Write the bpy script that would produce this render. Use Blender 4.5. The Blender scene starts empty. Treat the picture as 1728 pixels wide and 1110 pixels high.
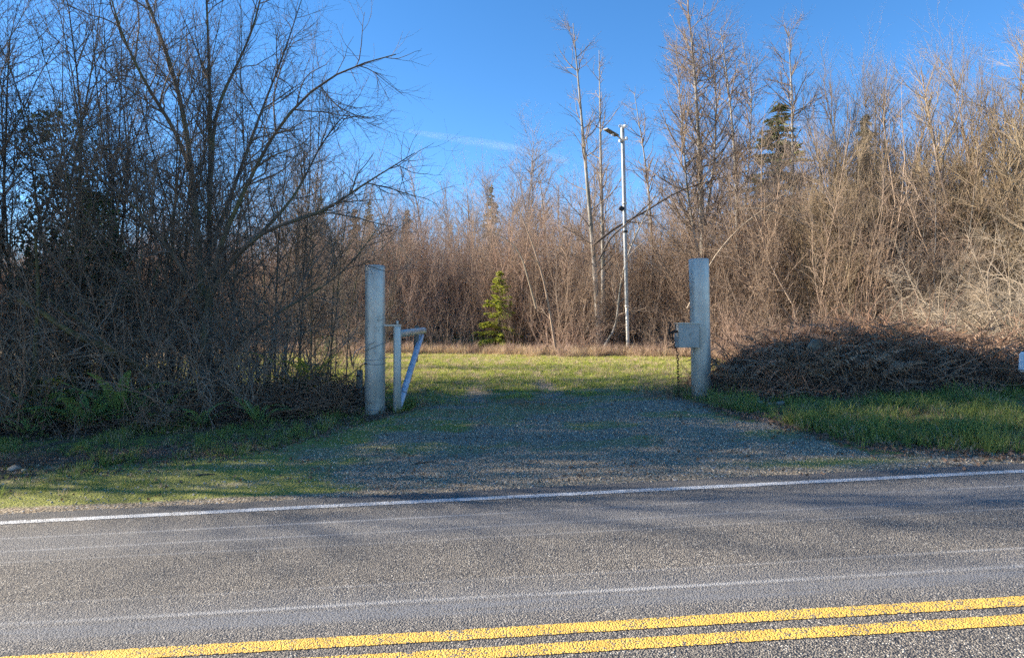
import bpy, bmesh, math, random
import numpy as np
from mathutils import Vector, Matrix

# ------------------------------------------------------------------ camera, sky, sun
scene = bpy.context.scene
COL = scene.collection
CAMZ, FPX, CX, CY = 1.7, 1152.0, 864.0, 555.0
cam = bpy.data.cameras.new('camera')
cam.lens, cam.sensor_width, cam.sensor_fit = 24.0, 36.0, 'HORIZONTAL'
cam.clip_start, cam.clip_end = 0.1, 20000
camo = bpy.data.objects.new('camera', cam)
camo.location = (0, 0, CAMZ)
camo.rotation_euler = (math.radians(90), 0, 0)
COL.objects.link(camo)
scene.camera = camo

SUN_K, SUN_EL = 0.15, 25.0
sun_dir = Vector((-1, SUN_K, 0)).normalized()
sun_dir = Vector((sun_dir.x*math.cos(math.radians(SUN_EL)), sun_dir.y*math.cos(math.radians(SUN_EL)), math.sin(math.radians(SUN_EL))))
world = bpy.data.worlds.new('World')
scene.world = world
world.use_nodes = True
wn = world.node_tree
wn.nodes.clear()
sky = wn.nodes.new('ShaderNodeTexSky')
sky.sky_type = 'NISHITA'
sky.sun_disc = False
sky.sun_elevation = math.radians(SUN_EL)
sky.sun_rotation = math.atan2(sun_dir.x, sun_dir.y)
sky.altitude = 2300
sky.air_density = 1.0
sky.dust_density = 0.0
sky.ozone_density = 3.0
hsv = wn.nodes.new('ShaderNodeHueSaturation')
hsv.inputs['Saturation'].default_value = 1.21
hsv.inputs['Value'].default_value = 1.0
bg = wn.nodes.new('ShaderNodeBackground')
bg.inputs['Strength'].default_value = 0.095
wo = wn.nodes.new('ShaderNodeOutputWorld')
wn.links.new(sky.outputs[0], hsv.inputs['Color'])
wn.links.new(hsv.outputs[0], bg.inputs['Color'])
wn.links.new(bg.outputs[0], wo.inputs['Surface'])
sl = bpy.data.lights.new('sun', 'SUN')
sl.energy = 4.8
sl.angle = math.radians(0.5)
sl.color = (1.0, 0.90, 0.76)
so = bpy.data.objects.new('sun', sl)
so.rotation_euler = (-sun_dir).to_track_quat('-Z', 'Y').to_euler()
COL.objects.link(so)
scene.view_settings.view_transform = 'Standard'
scene.view_settings.look = 'None'
scene.view_settings.gamma = 1.0
scene.view_settings.use_curve_mapping = False
scene.view_settings.exposure = 1.6
scene.render.engine = 'CYCLES'
scene.cycles.use_denoising = False
scene.cycles.debug_use_spatial_splits = True
scene.cycles.use_adaptive_sampling = True
scene.cycles.adaptive_threshold = 0.018
scene.cycles.adaptive_min_samples = 20
scene.cycles.max_bounces = 4
scene.cycles.diffuse_bounces = 3
scene.cycles.glossy_bounces = 2
scene.cycles.transmission_bounces = 2
scene.cycles.transparent_max_bounces = 8

# ------------------------------------------------------------------ helpers
def W(px, py, Y):
    return ((px-CX)/FPX*Y, Y, CAMZ-(py-CY)/FPX*Y)

def sstep(t):
    t = np.clip(t, 0, 1)
    return t*t*(3-2*t)

ROADM, ROADS = 0.050, 0.0385
def vnoise(x, y, seed=0):
    x = np.asarray(x, float); y = np.asarray(y, float)
    xi = np.floor(x).astype(np.int64); yi = np.floor(y).astype(np.int64)
    fx = sstep(x-xi); fy = sstep(y-yi)
    def hsh(a, b):
        v = np.sin(a*127.1+b*311.7+seed*74.7)*43758.5453
        return v-np.floor(v)
    return (hsh(xi, yi)*(1-fx)+hsh(xi+1, yi)*fx)*(1-fy)+(hsh(xi, yi+1)*(1-fx)+hsh(xi+1, yi+1)*fx)*fy

def fbm(x, y, seed=0, oct=3):
    s = 0; a = 0.5; t = 0
    for o in range(oct):
        s = s+a*vnoise(np.asarray(x)*2**o, np.asarray(y)*2**o, seed+o); t += a; a *= .5
    return s/t

def height(x, y):
    x = np.asarray(x, float); y = np.asarray(y, float)
    yr = y-ROADM*x
    xe = 60*np.tanh(x/60)
    s = ROADS-0.036*sstep((y-13)/14)
    h = 0.25*sstep((yr-7.0)/5.5)+0.30*sstep((y-13)/17)+s*xe
    off = sstep((yr-7.15)/0.5)
    h = h-0.05*(1-sstep((yr-7.12)/0.3))
    h = h+off*(0.05*(fbm(x*.8, y*.8, 3)-.5)+0.025*(fbm(x*4, y*4, 9, 2)-.5))
    # ruts of the drive
    h = h-off*0.03*(np.exp(-((x-1.25+.02*y)/.3)**2)+np.exp(-((x+.55+.02*y)/.3)**2))*sstep((y-8)/3)
    return h

def H(x, y):
    return float(height(x, y))

def tag(o, label=None, cat=None, group=None, kind=None):
    if label: o['label'] = label
    if cat: o['category'] = cat
    if group: o['group'] = group
    if kind: o['kind'] = kind
    return o

def empty(name, loc, rz=0.0, sc=1.0):
    o = bpy.data.objects.new(name, None)
    o.empty_display_size = .2
    o.location = loc; o.rotation_euler = (0, 0, rz); o.scale = (sc, sc, sc)
    COL.objects.link(o)
    return o

def mesh_np(name, verts, faces, smooth=True):
    """verts (V,3), faces (F,k) all the same k, or list of arrays"""
    fl = faces if isinstance(faces, list) else [faces]
    fl = [np.asarray(f, np.int32) for f in fl if len(f)]
    me = bpy.data.meshes.new(name)
    verts = np.asarray(verts, np.float32)
    me.vertices.add(len(verts)); me.vertices.foreach_set('co', verts.ravel())
    nl = sum(f.size for f in fl); nf = sum(len(f) for f in fl)
    me.loops.add(nl); me.polygons.add(nf)
    me.loops.foreach_set('vertex_index', np.concatenate([f.ravel() for f in fl]))
    tot = np.concatenate([np.full(len(f), f.shape[1], np.int32) for f in fl])
    st = np.concatenate([[0], np.cumsum(tot)[:-1]]).astype(np.int32)
    me.polygons.foreach_set('loop_start', st)
    me.polygons.foreach_set('loop_total', tot)
    me.polygons.foreach_set('use_smooth', np.full(nf, smooth, bool))
    me.update(calc_edges=True)
    return me

def obj(name, me, mat=None, parent=None, link=True):
    o = bpy.data.objects.new(name, me)
    if mat is not None and len(me.materials) == 0:
        me.materials.append(mat)
    if parent is not None: o.parent = parent
    if link: COL.objects.link(o)
    return o

# ------------------------------------------------------------------ materials
class NT:
    def __init__(s, name):
        s.m = bpy.data.materials.new(name); s.m.use_nodes = True
        s.t = s.m.node_tree; s.b = s.t.nodes['Principled BSDF']
        s.co = None
    def n(s, typ, **kw):
        nd = s.t.nodes.new(typ)
        for k, v in kw.items(): setattr(nd, k, v)
        return nd
    def l(s, a, b): s.t.links.new(a, b)
    def coord(s):
        if s.co is None: s.co = s.n('ShaderNodeTexCoord').outputs['Object']
        return s.co
    def noise(s, scale, detail=3, rough=.55, vec=None):
        nd = s.n('ShaderNodeTexNoise'); nd.inputs['Scale'].default_value = scale
        nd.inputs['Detail'].default_value = detail; nd.inputs['Roughness'].default_value = rough
        s.l(vec if vec is not None else s.coord(), nd.inputs['Vector'])
        return nd.outputs['Fac']
    def vor(s, scale, vec=None, out='Distance'):
        nd = s.n('ShaderNodeTexVoronoi'); nd.inputs['Scale'].default_value = scale
        s.l(vec if vec is not None else s.coord(), nd.inputs['Vector'])
        return nd.outputs[out]
    def mapr(s, v, a, b, c=0.0, d=1.0):
        nd = s.n('ShaderNodeMapRange'); s.l(v, nd.inputs['Value'])
        for i, q in zip(('From Min', 'From Max', 'To Min', 'To Max'), (a, b, c, d)): nd.inputs[i].default_value = q
        return nd.outputs[0]
    def math(s, op, a, b=None, clamp=False):
        nd = s.n('ShaderNodeMath', operation=op); nd.use_clamp = clamp
        for i, q in enumerate((a, b)):
            if q is None: continue
            if isinstance(q, (int, float)): nd.inputs[i].default_value = q
            else: s.l(q, nd.inputs[i])
        return nd.outputs[0]
    def mix(s, fac, a, b):
        nd = s.n('ShaderNodeMix', data_type='RGBA')
        for i, q in ((0, fac), (6, a), (7, b)):
            if isinstance(q, tuple): nd.inputs[i].default_value = (*q, 1)
            elif isinstance(q, (int, float)): nd.inputs[i].default_value = q
            else: s.l(q, nd.inputs[i])
        return nd.outputs[2]
    def bump(s, h, strength=.3, dist=.01):
        nd = s.n('ShaderNodeBump'); nd.inputs['Strength'].default_value = strength
        nd.inputs['Distance'].default_value = dist
        s.l(h, nd.inputs['Height']); s.l(nd.outputs[0], s.b.inputs['Normal'])
    def attr(s, name):
        nd = s.n('ShaderNodeAttribute'); nd.attribute_name = name
        return nd.outputs['Fac']
    def rnd(s):
        return s.n('ShaderNodeObjectInfo').outputs['Random']
    def done(s, col=None, rough=.9, metal=0.0, spec=.3):
        if col is not None:
            if isinstance(col, tuple): s.b.inputs['Base Color'].default_value = (*col, 1)
            else: s.l(col, s.b.inputs['Base Color'])
        if isinstance(rough, (int, float)): s.b.inputs['Roughness'].default_value = rough
        else: s.l(rough, s.b.inputs['Roughness'])
        s.b.inputs['Metallic'].default_value = metal
        s.b.inputs['Specular IOR Level'].default_value = spec
        return s.m

def bark(name, c1, c2, scale=3.0, c3=None, rough=.9):
    m = NT(name)
    f = m.mapr(m.noise(scale, 3), .3, .7)
    c = m.mix(f, c1, c2)
    if c3: c = m.mix(m.mapr(m.noise(scale*.37, 2), .5, .68), c, c3)
    c = m.mix(m.math('MULTIPLY', m.rnd(), .35), c, tuple(q*.5 for q in c1))
    return m.done(c, rough, spec=.2)

def leafmat(name, c1, c2, scale=1.5, trans=.25):
    m = NT(name)
    c = m.mix(m.mapr(m.noise(scale, 3), .3, .7), c1, c2)
    c = m.mix(m.rnd(), c, m.mix(.5, c, c2))
    m.done(c, .6, spec=.25)
    if trans:
        tr = m.n('ShaderNodeBsdfTranslucent'); m.l(c, tr.inputs['Color'])
        mx = m.n('ShaderNodeMixShader'); mx.inputs[0].default_value = trans
        m.l(m.b.outputs[0], mx.inputs[1]); m.l(tr.outputs[0], mx.inputs[2])
        m.l(mx.outputs[0], m.t.nodes['Material Output'].inputs['Surface'])
    return m.m

M = {}
M['bark_dark'] = bark('bark_dark', (.075, .06, .046), (.15, .125, .098), 4, (.12, .13, .06))
M['twig_dark'] = bark('twig_dark', (.12, .092, .07), (.30, .24, .185), 2)
M['bark_alder'] = bark('bark_alder', (.22, .195, .165), (.46, .43, .38), 2.2, (.16, .15, .11))
M['twig_alder'] = bark('twig_alder', (.25, .185, .135), (.36, .28, .21), 1.5)
M['twig_red'] = bark('twig_red', (.33, .21, .15), (.53, .385, .285), .4)
M['twig_tan'] = bark('twig_tan', (.31, .215, .15), (.47, .36, .265), .5)
M['twig_pale'] = bark('twig_pale', (.33, .25, .175), (.52, .43, .32), 1.0)
M['twig_olive'] = bark('twig_olive', (.26, .19, .12), (.38, .295, .19), .5)
M['twig_grey'] = bark('twig_grey', (.27, .22, .185), (.42, .35, .30), .5)
M['twig_under'] = bark('twig_under', (.19, .14, .10), (.42, .33, .245), 2)
M['deadwood'] = bark('deadwood', (.075, .055, .045), (.15, .12, .095), 2)
M['stem_brown'] = bark('stem_brown', (.21, .12, .075), (.42, .26, .17), 3)
M['moss_bark'] = bark('moss_bark', (.08, .06, .04), (.16, .14, .05), 5, (.06, .048, .035))
M['needle'] = leafmat('needle', (.08, .11, .035), (.17, .19, .06), 1.2)
M['needle_blue'] = leafmat('needle_blue', (.04, .06, .035), (.075, .095, .05), .6)
M['needle_young'] = leafmat('needle_young', (.28, .33, .04), (.46, .48, .08), 2, .5)
M['ivy'] = leafmat('ivy', (.09, .14, .06), (.19, .25, .10), 2, .35)
M['fern'] = leafmat('fern', (.15, .24, .07), (.28, .38, .12), 2)
M['fern_sunlit'] = leafmat('fern_sunlit', (.34, .32, .04), (.50, .42, .07), 2, .45)  # lighter, yellower copy of the fern with sunlight put into its colour
M['fern_dead'] = leafmat('fern_dead', (.24, .145, .09), (.44, .29, .185), 3, .2)
M['fern_rust'] = leafmat('fern_rust', (.36, .19, .085), (.52, .30, .15), 3, .25)
M['broom'] = leafmat('broom', (.07, .12, .03), (.13, .18, .05), 2)
M['grass'] = leafmat('grass', (.15, .20, .045), (.28, .31, .08), .35, .35)
M['grass_field'] = leafmat('grass_field', (.29, .36, .06), (.48, .48, .11), .25, .35)
M['grass_dry'] = leafmat('grass_dry', (.45, .33, .19), (.64, .50, .32), .3, .35)
M['litter'] = leafmat('litter', (.11, .065, .042), (.24, .15, .10), 6, .1)
M['bramble_leaf'] = leafmat('bramble_leaf', (.05, .055, .03), (.13, .06, .05), 3, .2)

m = NT('gravel_stone'); r_ = m.rnd()
M['pebble'] = m.done(m.mix(r_, (.29, .225, .15), (.58, .48, .35)), .85)
m = NT('galvanised'); c = m.mix(m.mapr(m.noise(2.5, 4), .35, .7), (.44, .405, .35), (.58, .54, .47))
geo = m.noise(9, 3)
c = m.mix(m.mapr(geo, .6, .75, 0, .3), c, (.40, .41, .41))
mp = m.n('ShaderNodeMapping'); mp.inputs['Scale'].default_value = (5, 5, .6); m.l(m.coord(), mp.inputs['Vector'])
c = m.mix(m.mapr(m.noise(1, 4, vec=mp.outputs[0]), .5, .75, 0, .55), c, (.17, .155, .13))
M['galv'] = m.done(c, .45, metal=.35, spec=.5)
m = NT('galvanised_pale'); c = m.mix(m.mapr(m.noise(3, 3), .35, .7), (.27, .275, .275), (.40, .405, .405))
M['galv_pale'] = m.done(c, .5, metal=.2)
m = NT('pipe_blue'); c = m.mix(m.mapr(m.noise(6, 4), .35, .7), (.42, .46, .52), (.62, .66, .72))
c = m.mix(m.mapr(m.noise(14, 3), .62, .7), c, (.22, .15, .11))
M['pipe'] = m.done(c, .5, metal=.2)
m = NT('rust'); c = m.mix(m.mapr(m.noise(30, 3), .35, .7), (.035, .025, .02), (.10, .055, .035))
M['rust'] = m.done(c, .8, metal=.2)
m = NT('box_steel'); c = m.mix(m.mapr(m.noise(5, 4), .35, .7), (.36, .34, .30), (.50, .47, .42))
c = m.mix(m.mapr(m.noise(3, 4), .6, .72), c, (.12, .11, .09))
M['box'] = m.done(c, .6, metal=.2)
M['white'] = NT('white_paint').done((.78, .79, .80), .5)
M['black'] = NT('black_plastic').done((.02, .02, .022), .5)
m = NT('lamp_panel'); M['panel'] = m.done(m.mix(m.mapr(m.vor(40), .2, .4), (.30, .27, .22), (.14, .13, .11)), .35)
m = NT('grey_wood'); mp = m.n('ShaderNodeMapping'); mp.inputs['Scale'].default_value = (30, 30, 2); m.l(m.coord(), mp.inputs['Vector'])
c = m.mix(m.mapr(m.noise(1, 4, vec=mp.outputs[0]), .3, .7), (.10, .085, .07), (.27, .24, .20))
M['wood'] = m.done(c, .85)
m = NT('wire'); M['wire'] = m.done((.33, .34, .35), .5, metal=.6)
m = NT('stone_pale'); f = m.noise(6, 5); m.bump(f, .5, .03)
M['stone'] = m.done(m.mix(m.mapr(f, .35, .65), (.16, .145, .115), (.32, .29, .23)), .9)
m = NT('soil_litter'); f = m.noise(14, 5, .7); m.bump(f, 1, .06)
c = m.mix(m.mapr(f, .35, .65), (.045, .032, .025), (.13, .085, .06))
c = m.mix(m.mapr(m.vor(22, out='Distance'), .0, .25, .5, 0), c, (.20, .13, .09))
M['soil'] = m.done(c, .95, spec=.1)

# ground sheet: gravel / moss / grass / litter from painted zones, broken up by noise
m = NT('ground')
g = m.attr('gravel'); mo = m.attr('moss'); li = m.attr('litter'); dr = m.attr('dry')
big = m.noise(1.3, 4); med = m.noise(6, 4); fine = m.noise(45, 4, .7)
v1 = m.vor(38, out='Color'); v1d = m.vor(38)
sep = m.n('ShaderNodeSeparateColor'); m.l(v1, sep.inputs[0])
grav = m.mix(sep.outputs[0], (.30, .23, .145), (.56, .455, .32))
grav = m.mix(m.mapr(sep.outputs[1], .9, .95), grav, (.52, .52, .50))
grav = m.mix(m.mapr(v1d, .35, .75), grav, (.14, .11, .08))
grav = m.mix(m.mapr(med, .45, .7, 0, .5), grav, (.20, .175, .125))
moss = m.mix(m.mapr(fine, .35, .65), (.15, .175, .035), (.32, .33, .06))
soil = m.mix(m.mapr(fine, .35, .65), (.075, .058, .04), (.19, .145, .10))
lit = m.mix(m.mapr(m.noise(60, 3), .4, .6), (.13, .09, .065), (.30, .215, .155))
gr = m.mix(m.mapr(med, .35, .65), (.17, .19, .045), (.32, .31, .09))
dry = m.mix(m.mapr(fine, .35, .65), (.36, .26, .15), (.55, .43, .27))
c = m.mix(m.mapr(med, .4, .6), gr, soil)
def zone(a, lo=.4, hi=.6, w=.55):
    q = m.math('ADD', a, m.math('MULTIPLY', m.math('SUBTRACT', med, .5), w))
    q = m.math('ADD', q, m.math('MULTIPLY', m.math('SUBTRACT', fine, .5), w*.8))
    return m.mapr(q, lo, hi)
c = m.mix(zone(dr), c, dry)
c = m.mix(zone(li), c, lit)
c = m.mix(zone(g, .3, .75, .7), c, grav)
c = m.mix(m.math('MULTIPLY', zone(mo, .25, .85, .7), .85), c, moss)
hgt = m.math('ADD', m.math('MULTIPLY', fine, 1.0), m.math('MULTIPLY', v1d, -.9))
m.bump(hgt, .9, .025)
M['ground'] = m.done(c, .95, spec=.15)

# chip-seal road
def road_nodes(m):
    co = m.coord()
    v = m.n('ShaderNodeTexVoronoi'); v.inputs['Scale'].default_value = 92
    m.l(co, v.inputs['Vector'])
    sep = m.n('ShaderNodeSeparateColor'); m.l(v.outputs['Color'], sep.inputs[0])
    d = v.outputs['Distance']
    return d, sep
m = NT('chip_seal')
d, sep = road_nodes(m)
xyz = m.n('ShaderNodeSeparateXYZ'); m.l(m.coord(), xyz.inputs[0]); yy = xyz.outputs[1]
mp = m.n('ShaderNodeMapping'); mp.inputs['Scale'].default_value = (.35, 5, 1); m.l(m.coord(), mp.inputs['Vector'])
streak = m.noise(1.0, 4, vec=mp.outputs[0])
mp2 = m.n('ShaderNodeMapping'); mp2.inputs['Scale'].default_value = (.12, .3, 1); m.l(m.coord(), mp2.inputs['Vector'])
wob = m.noise(1.0, 2, vec=mp2.outputs[0])
yw = m.math('ADD', yy, m.math('MULTIPLY', m.math('SUBTRACT', wob, .5), .16))
grain = m.noise(90, 2)
chip = m.mix(sep.outputs[0], (.15, .13, .108), (.38, .33, .26))
chip = m.mix(m.mapr(sep.outputs[1], .72, .85), chip, (.105, .098, .09))
chip = m.mix(m.mapr(sep.outputs[2], .93, .96), chip, (.62, .57, .48))
chip = m.mix(m.mapr(d, .42, .70), chip, (.045, .045, .048))
def band(y0, w, soft):
    a = m.math('ABSOLUTE', m.math('SUBTRACT', yw, y0))
    return m.mapr(a, w, w+soft, 1, 0)
tar = m.mix(m.mapr(grain, .4, .6), (.115, .12, .13), (.20, .205, .215))
wheel = m.math('MAXIMUM', m.math('MULTIPLY', band(6.1, .18, .45), .55), m.math('MULTIPLY', band(4.30, .10, .35), .55))
wheel = m.math('MAXIMUM', wheel, m.math('MULTIPLY', band(4.20, .06, .10), m.mapr(streak, .35, .55, .2, 1)))
wheel = m.math('MULTIPLY', wheel, m.mapr(grain, .35, .62, .55, 1.0))
c = m.mix(wheel, chip, tar)
edge = m.mapr(yw, 6.9, 7.05)
c = m.mix(m.math('MULTIPLY', edge, .6), c, (.09, .09, .09))
scr = None
for y0, w, a in ((6.33, .004, .36), (5.93, .003, .34), (5.62, .002, .3), (4.68, .003, .45), (4.36, .008, .4)):
    q = m.math('MULTIPLY', band(y0, w, .03), a)
    scr = q if scr is None else m.math('MAXIMUM', scr, q)
scr = m.math('MULTIPLY', scr, m.mapr(m.math('ADD', m.math('MULTIPLY', streak, .6), m.math('MULTIPLY', grain, .5)),   .46, .68))
c = m.mix(scr, c, (.62, .62, .61))
c = m.mix(m.mapr(m.noise(.5, 4), .35, .7, 0, .38), c, (.13, .122, .112))
hh = m.math('MULTIPLY', d, m.mapr(wheel, 0, 1, -1.0, -.35))
m.bump(hh, 1.0, .010)
M['road'] = m.done(c, m.mapr(wheel, 0, 1, .85, .6), spec=.25)
for nm, c1, c2, thr in (('paint_white', (.60, .60, .585), (.45, .45, .44), .36), ('paint_yellow', (.74, .46, .09), (.58, .35, .07), .36)):
    m = NT(nm); d, sep = road_nodes(m)
    c = m.mix(m.mapr(m.noise(8, 4), .35, .65), c1, c2)
    wear = m.math('ADD', m.math('MULTIPLY', sep.outputs[0], .55), m.math('MULTIPLY', m.noise(5, 3), .6))
    c = m.mix(m.mapr(wear, thr, thr+.06, 1, 0), c, (.16, .15, .135))
    m.bump(m.math('MULTIPLY', d, -1), .8, .012)
    M[nm] = m.done(c, .7)

# ------------------------------------------------------------------ ground sheet
def axis(spec):
    out = [spec[0][0]]
    for (a, b, st) in spec:
        n = max(1, int(round((b-a)/st)))
        out += list(np.linspace(a, b, n+1)[1:])
    return np.array(out)
xs = axis([(-3000, -400, 400), (-400, -60, 40), (-60, -14, 2), (-14, 13, .11), (13, 60, 2), (60, 400, 40), (400, 3000, 400)])
ys = axis([(-3000, -300, 300), (-300, -20, 40), (-20, 6, 2), (6, 15, .07), (15, 34, .2), (34, 80, 2), (80, 400, 40), (400, 3000, 400)])
X, Y = np.meshgrid(xs, ys)
Z = height(X, Y)
nx, ny = len(xs), len(ys)
idx = np.arange(nx*ny).reshape(ny, nx)
F = np.stack([idx[:-1, :-1], idx[:-1, 1:], idx[1:, 1:], idx[1:, :-1]], -1).reshape(-1, 4)
gme = mesh_np('ground', np.stack([X, Y, Z], -1).reshape(-1, 3), F)

def zones(x, y):
    yr = y-ROADM*x
    lb = np.interp(x, [-14, -6.7, -3.5, -2.57, -1.9, -1.7], [8.4, 8.9, 9.6, 11.2, 12.8, 40])
    rb = np.interp(x, [2.9, 3.24, 3.9, 4.4, 5.8, 9], [40, 11.9, 10.2, 8.7, 7.85, 7.8])
    n = (fbm(x*1.1, y*1.6, 21)-.5)*1.5
    dl = (lb-y)+n*1.0; dr_ = (rb-y)+n*2.2
    inside = sstep(np.minimum(dl, dr_)/1.1+.5)
    deep = sstep((20.0+n*6-y)/9.0)
    track = np.maximum(np.exp(-((x-1.2+.02*y)/.28)**2), np.exp(-((x+.5+.02*y)/.28)**2))
    gravel = inside*np.clip(deep+.55*track*sstep((28-y)/6), 0, 1)
    gravel = np.where(yr < 7.6, np.maximum(gravel, sstep((7.5-yr)/.2)), gravel)
    # moss on the gravel at left by the road, and patches on the drive
    mossl = 1.1*sstep((-.6-x+n*3)/2.2)*sstep((yr-7.4)/.2)*(.42+.75*fbm(x*1.2, y*2.4, 33))*inside
    mossc = .62*sstep((fbm(x*.8, y*1.6, 44)-.44)/.2)*inside*sstep((y-8)/2)
    mossd = .75*sstep((y-12.6)/2)*inside*(1-.6*track)
    mossr = .8*np.exp(-((x-3.7)/1.3)**2-((y-7.9)/.25)**2)
    moss = np.clip(np.maximum.reduce([mossl, mossc, mossd*.8, mossr]), 0, 1)
    # leaf litter along the edges of the verges
    litter = np.exp(-((y-lb-.35)/.6)**2)*(x < -1.5)*.85+np.exp(-((y-rb-.2)/.5)**2)*(x > 2.9)*.75
    litter = np.maximum(litter, sstep((y-10.8)/.6)*sstep((-2.9-x)/.5)*sstep((20-y)/2))
    litter = np.maximum(litter, .9*np.exp(-((x-4.5)/2.2)**2-((y-rb)/.3)**2)*(x > 2.5))
    dry = sstep((y-24.5+n*4)/3)
    return gravel, moss, np.clip(litter, 0, 1), dry
zg, zm, zl, zd = zones(X, Y)
for nm, arr in (('gravel', zg), ('moss', zm), ('litter', zl), ('dry', zd)):
    a = gme.attributes.new(nm, 'FLOAT', 'POINT'); a.data.foreach_set('value', arr.ravel().astype(np.float32))
tag(obj('ground', gme, M['ground']), 'gravel apron, verges and grassy field', kind='structure')

# ------------------------------------------------------------------ road and markings
ROT = Matrix.Rotation(math.atan(ROADM), 4, 'Z')
def strip(name, y0, y1, z, mat, jag, step=.02, label=None):
    rng = np.random.default_rng(int(y0*1000)+9000)
    x = axis([(-300, -30, 30), (-30, -9, 1), (-9, 9, step), (9, 30, 1), (30, 300, 30)])
    j = (rng.random((2, len(x)))-.5)*jag
    w = (fbm(x*.6, x*0, 5)-.5)*.025
    rows = [y0+j[0]+w, y1+j[1]+w]
    xr = np.concatenate([x, x]); yr = np.concatenate(rows)
    # local frame: rotate about z, then follow the longitudinal grade
    c_, s_ = math.cos(math.atan(ROADM)), math.sin(math.atan(ROADM))
    wx = xr*c_-yr*s_
    zz = ROADS*60*np.tanh(wx/60)+z
    n = len(x)
    f = np.stack([np.arange(n-1), np.arange(1, n), n+np.arange(1, n), n+np.arange(n-1)], -1)
    me = mesh_np(name, np.stack([xr, yr, zz], -1), f)
    o = obj(name, me, mat); o.matrix_world = ROT
    return tag(o, label, kind='structure')
strip('road', -4.2, 7.27, 0.0, M['road'], .05, label='grey chip-seal country road')
strip('white_edge_line', 6.84, 6.965, .004, M['paint_white'], .014, label='worn white edge line along the far side of the road')
strip('yellow_centre_line', 3.767, 3.897, .004, M['paint_yellow'], .010, label='farther of the two yellow centre lines')
strip('yellow_centre_line', 3.54, 3.665, .004, M['paint_yellow'], .010, label='nearer of the two yellow centre lines')

# ------------------------------------------------------------------ tubes and branching
def norm(v):
    return v/np.maximum(np.linalg.norm(v, axis=-1, keepdims=True), 1e-9)

class Tubes:
    def __init__(s): s.v = []; s.f = []; s.n = 0
    def add(s, pts, rad, sides):
        pts = np.asarray(pts, float); rad = np.asarray(rad, float)
        B, n, _ = pts.shape
        if B == 0: return
        t = np.empty_like(pts)
        t[:, 1:-1] = pts[:, 2:]-pts[:, :-2]; t[:, 0] = pts[:, 1]-pts[:, 0]; t[:, -1] = pts[:, -1]-pts[:, -2]
        t = norm(t)
        ax = norm(pts[:, -1]-pts[:, 0])
        ref = np.where(np.abs(ax[:, 2:3]) > .8, np.array([[1., 0, 0]]), np.array([[0, 0, 1.]]))[:, None, :]
        u = norm(np.cross(t, np.broadcast_to(ref, t.shape))); w = np.cross(t, u)
        a = np.arange(sides)*2*math.pi/sides
        ring = u[:, :, None, :]*np.cos(a)[None, None, :, None]+w[:, :, None, :]*np.sin(a)[None, None, :, None]
        v = pts[:, :, None, :]+ring*rad[:, :, None, None]
        k = np.arange(sides); k2 = (k+1) % sides
        base = (np.arange(B)*n*sides)[:, None, None]+(np.arange(n-1)*sides)[None, :, None]
        f = np.stack([base+k, base+k2, base+k2+sides, base+k+sides], -1).reshape(-1, 4)+s.n
        s.v.append(v.reshape(-1, 3)); s.f.append(f); s.n += B*n*sides
    def mesh(s, name):
        return mesh_np(name, np.concatenate(s.v), np.concatenate(s.f))

def grow(rng, p, d, L, r0, nseg, wander, up, tip):
    B = len(p)
    pts = np.empty((B, nseg+1, 3)); pts[:, 0] = p; d = norm(d)
    st = (L/nseg)[:, None]
    for i in range(nseg):
        d = norm(d+rng.normal(size=(B, 3))*wander+np.array([0, 0, up]))
        pts[:, i+1] = pts[:, i]+d*st
    k = np.linspace(0, 1, nseg+1)[None, :]
    return pts, r0[:, None]*(1-(1-tip)*k)

def spawn(rng, pts, rad, sp):
    """children of branches (B,n,3); sp: dens per metre, t0, len, fall, ang, r, nseg, wander, up, tip"""
    seg = np.linalg.norm(np.diff(pts, axis=1), axis=2); L = seg.sum(1)
    cnt = rng.poisson(np.maximum(sp['dens']*L*(1-sp.get('t0', .1)), 0))
    i = np.repeat(np.arange(len(pts)), cnt)
    if len(i) == 0: i = np.array([0])
    t = sp.get('t0', .1)+(sp.get('t1', 1)-sp.get('t0', .1))*rng.random(len(i))
    n = pts.shape[1]-1
    q = np.minimum((t*n).astype(int), n-1); fr = (t*n-q)[:, None]
    a, b = pts[i, q], pts[i, q+1]
    p = a+(b-a)*fr
    par = norm(b-a)
    rp = rad[i, q]*(1-fr[:, 0])+rad[i, q+1]*fr[:, 0]
    rnd = rng.normal(size=(len(i), 3))
    if 'flat' in sp: rnd[:, 2] *= sp['flat']
    perp = norm(np.cross(par, rnd))
    ang = np.radians(sp['ang']+rng.normal(size=len(i))*sp.get('angv', 12))[:, None]
    d = par*np.cos(ang)+perp*np.sin(ang)
    ln = sp['len']*(1-sp.get('fall', .4)*t)*(.55+.75*rng.random(len(i)))
    ln = np.minimum(ln, L[i]*sp.get('maxf', .8))
    r = np.minimum(sp['r']*(.7+.5*rng.random(len(i))), rp*.75)
    return grow(rng, p, d, ln, r, sp['nseg'], sp.get('wander', .15), sp.get('up', .05), sp.get('tip', .35))

def resample(P, n):
    P = np.asarray(P, float)
    d = np.concatenate([[0], np.cumsum(np.linalg.norm(np.diff(P, axis=0), axis=1))])
    # smooth via Catmull-like interpolation
    t = np.linspace(0, d[-1], n)
    out = np.stack([np.interp(t, d, P[:, k]) for k in range(3)], -1)
    for _ in range(2):
        out[1:-1] = .25*out[:-2]+.5*out[1:-1]+.25*out[2:]
    return out

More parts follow.
